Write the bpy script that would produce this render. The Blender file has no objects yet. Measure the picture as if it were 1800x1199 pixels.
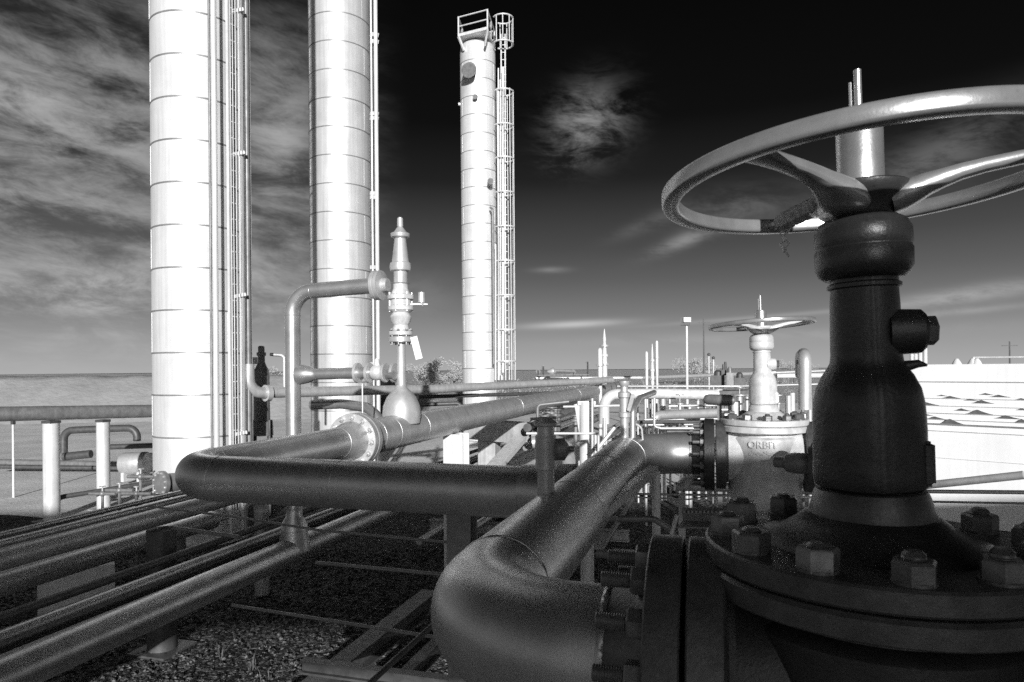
import bpy, bmesh, math, random
from mathutils import Vector, Matrix
random.seed(7)
PI = math.pi
R = math.radians
# ------------------------------------------------------------------ camera frame
H = 3.3                       # eye height over grade
PSI = R(16.48)                # the plant grid is turned this much from the view
ROLL = R(0.45)
F = 1200.0                    # focal length in photo pixels (24 mm)
CX, CY = 900.0, 648.0
def P(px, py, d):
    """world point seen at photo pixel (px,py) at depth d"""
    x, y = px - CX, py - CY
    c, s = math.cos(ROLL), math.sin(ROLL)
    x, y = x * c - y * s, x * s + y * c
    xc, zc = x * d / F, -y * d / F
    cp, sp = math.cos(PSI), math.sin(PSI)
    return Vector((xc * cp - d * sp, xc * sp + d * cp, H + zc))
def PG(px, py, z):
    """world point seen at photo pixel on the horizontal plane z"""
    x, y = px - CX, py - CY
    yy = x * math.sin(ROLL) + y * math.cos(ROLL)
    return P(px, py, (H - z) * F / yy)
def depth(v):
    return -math.sin(PSI) * v.x + math.cos(PSI) * v.y
def cam(xc, d, z):
    cp, sp = math.cos(PSI), math.sin(PSI)
    return Vector((xc * cp - d * sp, xc * sp + d * cp, z))

sc = bpy.context.scene
C = sc.collection
cd = bpy.data.cameras.new('camera')
cam_o = bpy.data.objects.new('camera', cd)
C.objects.link(cam_o)
cam_o.matrix_world = Matrix.Translation((0, 0, H)) @ Matrix.Rotation(PSI, 4, 'Z') @ Matrix.Rotation(PI / 2, 4, 'X') @ Matrix.Rotation(-ROLL, 4, 'Z')
cd.lens = 24.0; cd.sensor_width = 36.0; cd.clip_start = 0.05; cd.clip_end = 3000
cd.shift_y = (CY - 599.5) / 1800.0
cd.dof.use_dof = True; cd.dof.focus_distance = 4.2; cd.dof.aperture_fstop = 9.0
sc.camera = cam_o

# ------------------------------------------------------------------ materials (all neutral grey: the film is black and white)
def nd(nt, t, **kw):
    n = nt.nodes.new(t)
    for k, v in kw.items():
        setattr(n, k, v)
    return n
def mat(name, base, rough=0.5, metal=0.0, var=0.25, vscale=6.0, bump=0.0, bscale=60.0, rvar=0.12, streak=0.0, speck=0.0, bdist=0.01, spec=0.5):
    m = bpy.data.materials.new(name); m.use_nodes = True
    nt = m.node_tree; L = nt.links.new
    b = nt.nodes['Principled BSDF']
    b.inputs['Metallic'].default_value = metal
    b.inputs['Specular IOR Level'].default_value = spec
    tc = nd(nt, 'ShaderNodeTexCoord')
    oi = nd(nt, 'ShaderNodeObjectInfo')
    av = nd(nt, 'ShaderNodeVectorMath', operation='ADD')
    L(tc.outputs['Object'], av.inputs[0])
    cmb = nd(nt, 'ShaderNodeCombineXYZ')
    mu = nd(nt, 'ShaderNodeMath', operation='MULTIPLY'); mu.inputs[1].default_value = 37.0
    L(oi.outputs['Random'], mu.inputs[0]); L(mu.outputs[0], cmb.inputs[0]); L(mu.outputs[0], cmb.inputs[2])
    L(cmb.outputs[0], av.inputs[1])
    n1 = nd(nt, 'ShaderNodeTexNoise'); n1.inputs['Scale'].default_value = vscale; n1.inputs['Detail'].default_value = 9; n1.inputs['Roughness'].default_value = 0.68
    L(av.outputs[0], n1.inputs['Vector'])
    mr = nd(nt, 'ShaderNodeMapRange')
    mr.inputs['From Min'].default_value = 0.28; mr.inputs['From Max'].default_value = 0.72
    mr.inputs['To Min'].default_value = base * (1 - var); mr.inputs['To Max'].default_value = base * (1 + var * 0.6)
    L(n1.outputs['Fac'], mr.inputs['Value'])
    out = mr.outputs[0]
    if streak:
        mp = nd(nt, 'ShaderNodeMapping'); mp.inputs['Scale'].default_value = (9, 9, 0.35)
        L(av.outputs[0], mp.inputs['Vector'])
        n3 = nd(nt, 'ShaderNodeTexNoise'); n3.inputs['Scale'].default_value = 1.6; n3.inputs['Detail'].default_value = 6
        L(mp.outputs[0], n3.inputs['Vector'])
        m3 = nd(nt, 'ShaderNodeMapRange'); m3.inputs['From Min'].default_value = 0.35; m3.inputs['From Max'].default_value = 0.7
        m3.inputs['To Min'].default_value = 1.0; m3.inputs['To Max'].default_value = 1.0 - streak
        L(n3.outputs['Fac'], m3.inputs['Value'])
        mm = nd(nt, 'ShaderNodeMath', operation='MULTIPLY'); L(out, mm.inputs[0]); L(m3.outputs[0], mm.inputs[1]); out = mm.outputs[0]
    if speck:
        v = nd(nt, 'ShaderNodeTexVoronoi'); v.inputs['Scale'].default_value = 38; v.inputs['Randomness'].default_value = 1
        L(av.outputs[0], v.inputs['Vector'])
        m4 = nd(nt, 'ShaderNodeMapRange'); m4.inputs['From Min'].default_value = 0.05; m4.inputs['From Max'].default_value = 0.16
        m4.inputs['To Min'].default_value = 1.0 - speck; m4.inputs['To Max'].default_value = 1.0
        L(v.outputs['Distance'], m4.inputs['Value'])
        mm = nd(nt, 'ShaderNodeMath', operation='MULTIPLY'); L(out, mm.inputs[0]); L(m4.outputs[0], mm.inputs[1]); out = mm.outputs[0]
    cc = nd(nt, 'ShaderNodeCombineColor'); 
    for i in range(3): L(out, cc.inputs[i])
    L(cc.outputs[0], b.inputs['Base Color'])
    m2 = nd(nt, 'ShaderNodeMapRange')
    m2.inputs['To Min'].default_value = max(0.02, rough - rvar); m2.inputs['To Max'].default_value = min(1, rough + rvar)
    n4 = nd(nt, 'ShaderNodeTexNoise'); n4.inputs['Scale'].default_value = vscale * 2.3; n4.inputs['Detail'].default_value = 5
    L(av.outputs[0], n4.inputs['Vector']); L(n4.outputs['Fac'], m2.inputs['Value']); L(m2.outputs[0], b.inputs['Roughness'])
    if bump:
        n2 = nd(nt, 'ShaderNodeTexNoise'); n2.inputs['Scale'].default_value = bscale; n2.inputs['Detail'].default_value = 6; n2.inputs['Roughness'].default_value = 0.6
        L(av.outputs[0], n2.inputs['Vector'])
        bp = nd(nt, 'ShaderNodeBump'); bp.inputs['Strength'].default_value = bump; bp.inputs['Distance'].default_value = bdist
        L(n2.outputs['Fac'], bp.inputs['Height']); L(bp.outputs[0], b.inputs['Normal'])
    return m
M = {}
M['silver'] = mat('silver_pipe_paint', 0.52, 0.38, 0.75, 0.22, 5, 0.22, 180, 0.08, speck=0.22, bdist=0.002)
M['midsilver'] = mat('matt_pipe_paint', 0.50, 0.42, 0.40, 0.22, 5, 0.25, 120, 0.10, speck=0.25, streak=.12, bdist=0.003)
M['lsilver'] = mat('bright_pipe_paint', 0.62, 0.42, 0.45, 0.2, 5, 0.2, 120, 0.10, streak=0.15, bdist=0.003)
M['cast'] = mat('shaded_cast_steel', 0.065, 0.36, 0.5, 0.4, 9, 0.4, 90, 0.12, speck=0.3, bdist=0.003)  # valve casting with the foreground shade put into its dark base colour
M['castmid'] = mat('worn_half_shaded_cast', 0.13, 0.42, 0.45, 0.45, 12, 0.45, 70, 0.12, streak=0.25, speck=0.35, bdist=0.003)  # same casting, worn; weaker shade painted in as a lighter grey
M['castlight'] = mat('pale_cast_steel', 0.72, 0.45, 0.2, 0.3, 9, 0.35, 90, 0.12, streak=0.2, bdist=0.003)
M['wheel'] = mat('smooth_wheel_paint', 0.42, 0.27, 0.6, 0.3, 6, 0.12, 120, 0.08, speck=0.15, bdist=0.002)
M['bright'] = mat('bright_stem_paint', 0.60, 0.3, 0.8, 0.2, 8, 0.2, 150, 0.08, speck=0.2, bdist=0.002)
M['nut'] = mat('nut_steel', 0.19, 0.38, 0.5, 0.35, 20, 0.3, 90, 0.12, bdist=0.003)
M['dark'] = mat('dark_steel', 0.10, 0.5, 0.3, 0.4, 8, 0.3, 70, 0.12, bdist=0.004)
M['grey'] = mat('grey_steel', 0.26, 0.5, 0.3, 0.35, 6, 0.3, 70, 0.12, streak=0.2, bdist=0.004)
M['white'] = mat('white_steel', 0.74, 0.45, 0.1, 0.15, 4, 0.15, 50, 0.1, streak=0.2, bdist=0.004)
M['clad'] = mat('tower_cladding', 0.80, 0.45, 0.30, 0.12, 1.2, 0.2, 3.5, 0.08, streak=0.16, bdist=0.02)
M['cladgrey'] = mat('second_tower_cladding', 0.66, 0.45, 0.30, 0.14, 1.2, 0.2, 3.5, 0.08, streak=0.18, bdist=0.02)
M['wall'] = mat('white_sheet_wall', 0.86, 0.55, 0.0, 0.07, 1.0, 0.1, 3, 0.08, streak=0.06, bdist=0.01)
M['seam'] = mat('seam', 0.42, 0.6, 0.1, 0.3, 4)
M['band'] = mat('cladding_band', 0.30, 0.45, 0.4, 0.3, 4)
M['concrete'] = mat('concrete', 0.50, 0.85, 0.0, 0.3, 3, 0.5, 30, 0.05, streak=0.25, bdist=0.01)
M['foliage'] = mat('leaf', 0.42, 0.7, 0.0, 0.5, 3)
M['bark'] = mat('bark', 0.12, 0.9, 0.0, 0.4, 5)
M['wood'] = mat('utility_pole_wood', 0.14, 0.9, 0.0, 0.3, 5)
M['tag'] = mat('paper_tag', 0.80, 0.6, 0.0, 0.1, 12)
M['cloth'] = mat('rag', 0.45, 0.9, 0.0, 0.4, 30, 0.5, 90, bdist=0.01)
M['lens'] = mat('lamp_glass', 0.75, 0.15, 0.0, 0.1, 5)

def ground_mat():
    m = bpy.data.materials.new('gravel_grade'); m.use_nodes = True
    nt = m.node_tree; L = nt.links.new; b = nt.nodes['Principled BSDF']
    b.inputs['Roughness'].default_value = 0.92; b.inputs['Specular IOR Level'].default_value = 0.2
    g = nd(nt, 'ShaderNodeNewGeometry')
    v = nd(nt, 'ShaderNodeTexVoronoi'); v.inputs['Scale'].default_value = 26
    L(g.outputs['Position'], v.inputs['Vector'])
    v2 = nd(nt, 'ShaderNodeTexVoronoi'); v2.inputs['Scale'].default_value = 60
    L(g.outputs['Position'], v2.inputs['Vector'])
    sep = nd(nt, 'ShaderNodeSeparateColor'); L(v.outputs['Color'], sep.inputs[0])
    n = nd(nt, 'ShaderNodeTexNoise'); n.inputs['Scale'].default_value = 0.35; n.inputs['Detail'].default_value = 8
    L(g.outputs['Position'], n.inputs['Vector'])
    a = nd(nt, 'ShaderNodeMapRange'); a.inputs['To Min'].default_value = 0.012; a.inputs['To Max'].default_value = 0.27
    L(sep.outputs[0], a.inputs['Value'])
    a2 = nd(nt, 'ShaderNodeMapRange'); a2.inputs['From Min'].default_value = .3; a2.inputs['From Max'].default_value = .7
    a2.inputs['To Min'].default_value = 0.75; a2.inputs['To Max'].default_value = 1.15
    L(n.outputs['Fac'], a2.inputs['Value'])
    pw = nd(nt, 'ShaderNodeMath', operation='POWER'); pw.inputs[1].default_value = 2.0; L(sep.outputs[0], pw.inputs[0]); L(pw.outputs[0], a.inputs['Value'])
    mu = nd(nt, 'ShaderNodeMath', operation='MULTIPLY'); L(a.outputs[0], mu.inputs[0]); L(a2.outputs[0], mu.inputs[1])
    cc = nd(nt, 'ShaderNodeCombineColor')
    for i in range(3): L(mu.outputs[0], cc.inputs[i])
    L(cc.outputs[0], b.inputs['Base Color'])
    ad = nd(nt, 'ShaderNodeMath', operation='ADD'); L(v.outputs['Distance'], ad.inputs[0])
    mh = nd(nt, 'ShaderNodeMath', operation='MULTIPLY'); mh.inputs[1].default_value = 0.5; L(v2.outputs['Distance'], mh.inputs[0]); L(mh.outputs[0], ad.inputs[1])
    bp = nd(nt, 'ShaderNodeBump'); bp.invert = True; bp.inputs['Strength'].default_value = 1.0; bp.inputs['Distance'].default_value = 0.045
    L(ad.outputs[0], bp.inputs['Height']); L(bp.outputs[0], b.inputs['Normal'])
    return m
M['gravel'] = ground_mat()
M['bank'] = mat('bank_soil', 0.36, 0.95, 0.0, 0.22, 0.4, 0.5, 2.5, 0.02, bdist=0.15, spec=0.1)
M['yard'] = mat('pale_packed_yard', 0.78, 0.95, 0.0, 0.28, 0.5, 0.6, 9, 0.02, bdist=0.03, spec=0.1)
M['soil'] = mat('dry_grass_soil', 0.55, 0.95, 0.0, 0.3, 0.25, 0.8, 2.5, 0.02, bdist=0.25, spec=0.1)

# ------------------------------------------------------------------ mesh builder
class MB:
    def __init__(s): s.bm = bmesh.new()
    def _ring(s, c, u, v, r, n, ph=0.0):
        return [s.bm.verts.new(c + u * (math.cos(2 * PI * k / n + ph) * r) + v * (math.sin(2 * PI * k / n + ph) * r)) for k in range(n)]
    def _bridge(s, a, b):
        n = len(a)
        for k in range(n):
            s.bm.faces.new((a[k], a[(k + 1) % n], b[(k + 1) % n], b[k]))
    def tube(s, pts, r, n=20, bend=0.0, cap=True, arc=10):
        pts = [Vector(p) for p in pts]
        rs = r if isinstance(r, (list, tuple)) else None
        path, rad = [], []
        for i, p in enumerate(pts):
            ri = rs[i] if rs else r
            if bend > 0 and 0 < i < len(pts) - 1:
                d0 = (pts[i - 1] - p); d1 = (pts[i + 1] - p)
                l0, l1 = d0.length, d1.length
                d0.normalize(); d1.normalize()
                ang = d0.angle(d1)
                if ang < PI - 0.02:
                    t = min(bend / math.tan(ang / 2), l0 * 0.49 if i > 1 else l0 * 0.98, l1 * 0.49 if i < len(pts) - 2 else l1 * 0.98)
                    br = t * math.tan(ang / 2)
                    bis = (d0 + d1).normalized()
                    cen = p + bis * (br / math.sin(ang / 2))
                    a0 = (p + d0 * t) - cen; a1 = (p + d1 * t) - cen
                    tot = a0.angle(a1); ax = a0.cross(a1).normalized()
                    for k in range(arc + 1):
                        q = Matrix.Rotation(tot * k / arc, 3, ax) @ a0
                        path.append(cen + q); rad.append(ri)
                    continue
            path.append(p); rad.append(ri)
        t0 = (path[1] - path[0]).normalized()
        u = t0.orthogonal().normalized()
        if abs(t0.z) < 0.9: u = (Vector((0, 0, 1)) - t0 * t0.z).normalized()
        prev = None; pt = t0
        for i, p in enumerate(path):
            if i == 0: t = t0
            elif i == len(path) - 1: t = (path[i] - path[i - 1]).normalized()
            else: t = ((path[i] - path[i - 1]).normalized() + (path[i + 1] - path[i]).normalized()).normalized()
            q = pt.rotation_difference(t); u = q @ u; u = (u - t * u.dot(t)).normalized(); pt = t
            v = t.cross(u)
            ring = s._ring(p, u, v, rad[i], n)
            if prev: s._bridge(prev, ring)
            elif cap: s.bm.faces.new(ring[::-1])
            prev = ring
        if cap: s.bm.faces.new(prev)
        return s
    def lathe(s, prof, o=(0, 0, 0), ax=(0, 0, 1), n=32, closed=False, cap=True, ph=0.0):
        o = Vector(o); ax = Vector(ax).normalized(); u = ax.orthogonal().normalized()
        if abs(ax.z) > 0.99: u = Vector((1, 0, 0))
        v = ax.cross(u); prev = None; first = None
        for (r, z) in prof:
            ring = s._ring(o + ax * z, u, v, max(r, 1e-4), n, ph)
            if prev: s._bridge(prev, ring)
            else: first = ring
            prev = ring
        if closed: s._bridge(prev, first)
        elif cap:
            s.bm.faces.new(first[::-1]); s.bm.faces.new(prev)
        return s
    def disc(s, o, ax, r, t, n=40, ch=0.004):
        """thick disc centred at o"""
        return s.lathe([(r - ch, -t / 2), (r, -t / 2 + ch), (r, t / 2 - ch), (r - ch, t / 2)], o, ax, n)
    def ring(s, o, ax, r0, r1, t, n=40, ch=0.004):
        return s.lathe([(r0, -t / 2), (r1 - ch, -t / 2), (r1, -t / 2 + ch), (r1, t / 2 - ch), (r1 - ch, t / 2), (r0, t / 2)], o, ax, n, closed=True)
    def box(s, c, size, rot=None):
        c = Vector(c); rot = rot or Matrix.Identity(3)
        vs = []
        for dz in (-.5, .5):
            for dx, dy in ((-.5, -.5), (.5, -.5), (.5, .5), (-.5, .5)):
                vs.append(s.bm.verts.new(c + rot @ Vector((dx * size[0], dy * size[1], dz * size[2]))))
        for f in ((3, 2, 1, 0), (4, 5, 6, 7), (0, 1, 5, 4), (1, 2, 6, 5), (2, 3, 7, 6), (3, 0, 4, 7)):
            s.bm.faces.new([vs[i] for i in f])
        return s
    def beam(s, a, b, w, h, up=(0, 0, 1)):
        a, b = Vector(a), Vector(b); t = (b - a).normalized(); up = Vector(up)
        if abs(t.dot(up)) > 0.98: up = Vector((0, 1, 0))
        x = t.cross(up).normalized(); z = x.cross(t)
        rot = Matrix((x, t, z)).transposed()
        return s.box((a + b) / 2, (w, (b - a).length, h), rot)
    def hbeam(s, a, b, w, h, tf=0.02, up=(0, 0, 1)):
        a, b = Vector(a), Vector(b); t = (b - a).normalized(); up = Vector(up)
        if abs(t.dot(up)) > 0.98: up = Vector((0, 1, 0))
        x = t.cross(up).normalized(); z = x.cross(t)
        rot = Matrix((x, t, z)).transposed(); L = (b - a).length; c = (a + b) / 2
        s.box(c + z * (h / 2 - tf / 2), (w, L, tf), rot); s.box(c - z * (h / 2 - tf / 2), (w, L, tf), rot)
        s.box(c, (tf, L - 0.004, h - 2 * tf), rot)
        return s
    def rect_sweep(s, pts, ws, hs, side):
        """rounded bar through pts, width ws along the given side vectors"""
        pts = [Vector(p) for p in pts]; prev = None
        for i, p in enumerate(pts):
            t = (pts[min(i + 1, len(pts) - 1)] - pts[max(i - 1, 0)]).normalized()
            x = Vector(side); x = (x - t * x.dot(t)).normalized(); z = x.cross(t)
            w, h = ws[i] / 2, hs[i] / 2
            ring = []
            for k in range(12):
                a = 2 * PI * k / 12 + PI / 12; ca, sa = math.cos(a), math.sin(a)
                e = 0.62
                ring.append(s.bm.verts.new(p + x * (w * math.copysign(abs(ca) ** e, ca)) + z * (h * math.copysign(abs(sa) ** e, sa))))
            if prev: s._bridge(prev, ring)
            else: s.bm.faces.new(ring[::-1])
            prev = ring
        s.bm.faces.new(prev)
        return s
    def sphere(s, c, r, n=20, sc_=(1, 1, 1)):
        prof = [(max(1e-3, r * math.sin(PI * k / (n // 2))), -r * math.cos(PI * k / (n // 2)) * sc_[2]) for k in range(n // 2 + 1)]
        return s.lathe(prof, c, (0, 0, 1), n)
    def hexa(s, o, ax, af, h, ph=0.0, ch=0.12):
        r = af / math.sqrt(3)
        rc = r * (1 - ch)
        return s.lathe([(r, 0), (r, h * (1 - ch)), (rc, h)], o, ax, 6, ph=ph)
    def obj(s, name, m, parent=None, sharp=38):
        bmesh.ops.recalc_face_normals(s.bm, faces=s.bm.faces)
        me = bpy.data.meshes.new(name); s.bm.to_mesh(me); s.bm.free()
        for p in me.polygons: p.use_smooth = True
        me.set_sharp_from_angle(angle=R(sharp))
        me.materials.append(M[m] if isinstance(m, str) else m)
        o = bpy.data.objects.new(name, me); C.objects.link(o)
        if parent is not None: o.parent = parent
        return o

def tag(o, label, cat, group=None):
    o['label'] = label; o['category'] = cat
    if group: o['group'] = group
    return o
def thing(name, label, cat, loc=(0, 0, 0), group=None):
    o = bpy.data.objects.new(name, None); C.objects.link(o); o.location = loc
    o.empty_display_size = 0.1
    return tag(o, label, cat, group)
def setloc(t, v):
    """put an empty at a base point while its parts keep world coordinates"""
    v = Vector(v); t.location = v
    for ch in t.children:
        if ch.type == 'MESH' : ch.data.transform(Matrix.Translation(-v))
        for g in ch.children:
            if g.type == 'MESH': g.data.transform(Matrix.Translation(-v))
    return t
def struct(o):
    o['kind'] = 'structure'; return o
def copy_tree(o, parent=None):
    c = o.copy(); C.objects.link(c); c.parent = parent
    for ch in o.children: copy_tree(ch, c)
    return c
def weld(o, ax, r, parent, name='weld_bead', m='silver', t=0.006, n=64, rough=0.0):
    mb = MB()
    prof = [(r - t, -t * 1.6), (r + t * 0.5, -t), (r + t * .9, 0), (r + t * 0.5, t), (r - t, t * 1.6)]
    mb.lathe(prof, o, ax, n, closed=True)
    if rough:
        for v in mb.bm.verts: v.co += Vector((random.uniform(-1, 1), random.uniform(-1, 1), random.uniform(-1, 1))) * rough
    return mb.obj(name, m, parent)
def bolts(o, ax, rc, count, af, parent, m='nut', ln=0.06, ph=0.0, name='stud_bolt', both=None):
    """hex nuts on a bolt circle, each its own part; both = flange pack thickness"""
    o = Vector(o); ax = Vector(ax).normalized(); u = ax.orthogonal().normalized(); v = ax.cross(u)
    for k in range(count):
        a = 2 * PI * k / count + ph
        p = o + u * (math.cos(a) * rc) + v * (math.sin(a) * rc)
        mb = MB()
        mb.hexa(p, ax, af, af * .62, random.random()); (mb.tube([p + ax * af * .55, p + ax * (af * .55 + ln)], af * .29, 10) if ln < .07 else mb.lathe([(af * (.31 if q_ % 2 else .275), af * .55 + ln * q_ / 26) for q_ in range(27)], p, ax, 14))
        if both:
            q = p - ax * both
            mb.hexa(q, -ax, af, af * .62, random.random()); mb.tube([q - ax * af * .55, q - ax * (af * .55 + ln)], af * .29, 10)
        mb.obj(name, m, parent)

# ------------------------------------------------------------------ setting
g = MB()
nx = 60
g.box((0, 300, -0.5), (2400, 2400, 1.0))
struct(g.obj('ground', 'gravel'))
# paler field beyond the plant
f = MB()
vs = [f.bm.verts.new(v) for v in (cam(-900, 62, .02), cam(900, 62, .02), cam(1100, 1100, .02), cam(-1100, 1100, .02))]
f.bm.faces.new(vs); struct(f.obj('field', 'soil'))
# long earth bank on the left
b = MB()
sec = [(-6.5, 0.0), (-3.2, 1.7), (-1.2, 2.75), (0.0, 3.02), (1.2, 2.7), (5, 0.0)]
prev = None
for i in range(90):
    xx = -70 + i * 0.68
    ring = []
    for (dy, hz) in sec:
        k = math.sin(i * .7) * .04 + random.uniform(-.05, .05)
        ring.append(b.bm.verts.new(cam(xx, 55 + dy + random.uniform(-.1, .1) + xx * 0.16, max(-.02, hz + (k if hz > 0 else -.02)))))
    if prev:
        for k in range(len(sec) - 1): b.bm.faces.new((prev[k], ring[k], ring[k + 1], prev[k + 1]))
    prev = ring
struct(b.obj('earth_bank', 'bank', sharp=80))
# pale packed yard beyond the gravel
f = MB()
prev = None
for i in range(60):
    xx = -60 + i * 2.1; dd = 15.2 + .5 * math.sin(i * .9) + .3 * math.sin(i * 2.3) + (3.5 if xx > -6 and xx < 10 else 0)
    a_, b2_ = f.bm.verts.new(cam(xx, dd, .006)), f.bm.verts.new(cam(xx * 1.2, 64, .006))
    if prev: f.bm.faces.new((prev[0], a_, b2_, prev[1]))
    prev = (a_, b2_)
struct(f.obj('yard', 'yard'))

ico = [(0, 0, 1)] + [(.894 * math.cos(1.2566 * k), .894 * math.sin(1.2566 * k), .447) for k in range(5)] + [(.894 * math.cos(1.2566 * k + .628), .894 * math.sin(1.2566 * k + .628), -.447) for k in range(5)] + [(0, 0, -1)]
icf = [(0, 1 + k, 1 + (k + 1) % 5) for k in range(5)] + [(1 + k, 6 + k, 1 + (k + 1) % 5) for k in range(5)] + [(6 + k, 6 + (k + 1) % 5, 1 + (k + 1) % 5) for k in range(5)] + [(11, 6 + (k + 1) % 5, 6 + k) for k in range(5)]
vv, ff = [], []
for i in range(15000):
    d_ = random.uniform(5.2, 12.5); x_ = random.uniform(-.78, .55) * d_
    p = cam(x_, d_, 0); s_ = random.choice((.010, .013, .016, .020, .028)) * random.uniform(.8, 1.3)
    rm = Matrix.Rotation(random.random() * 6.28, 3, 'Z'); b0 = len(vv); sc3 = (random.uniform(.8, 1.3), random.uniform(.7, 1.1), random.uniform(.5, .85))
    for q in ico:
        j = random.uniform(.82, 1.15); vv.append(tuple(p + rm @ Vector((q[0] * s_ * sc3[0] * j, q[1] * s_ * sc3[1] * j, s_ * .25 + q[2] * s_ * sc3[2] * j))))
    ff += [tuple(b0 + a_ for a_ in fc) for fc in icf]
me = bpy.data.meshes.new('loose_stones'); me.from_pydata(vv, [], ff); me.materials.append(M['gravel'])
so_ = bpy.data.objects.new('loose_stones', me); C.objects.link(so_)
so_['label'] = 'loose stones scattered over the gravel under the pipes'; so_['category'] = 'gravel'; so_['kind'] = 'stuff'
bm = bmesh.new()
for _ in range(38):
    d_ = random.uniform(6, 13); c_ = cam(random.uniform(-.75, .1) * d_, d_, 0)
    for _k in range(random.randint(6, 14)):
        a_ = random.random() * 6.28; ln = random.uniform(.06, .2); o1 = c_ + Vector((random.gauss(0, .03), random.gauss(0, .03), 0)); w_ = Vector((math.cos(a_ + 1.57), math.sin(a_ + 1.57), 0)) * .004
        m_ = o1 + Vector((math.cos(a_) * ln * .25, math.sin(a_) * ln * .25, ln * .7)); e_ = o1 + Vector((math.cos(a_) * ln * .7, math.sin(a_) * ln * .7, ln))
        v_ = [bm.verts.new(q) for q in (o1 - w_, o1 + w_, m_ + w_, m_ - w_, e_)]
        bm.faces.new(v_[:4]); bm.faces.new((v_[3], v_[2], v_[4]))
me = bpy.data.meshes.new('weeds'); bm.to_mesh(me); bm.free(); me.materials.append(M['bark'])
o = bpy.data.objects.new('weeds', me); C.objects.link(o); o['kind'] = 'stuff'; o['label'] = 'sparse weeds growing through the gravel under the pipes'; o['category'] = 'weeds'
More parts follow.
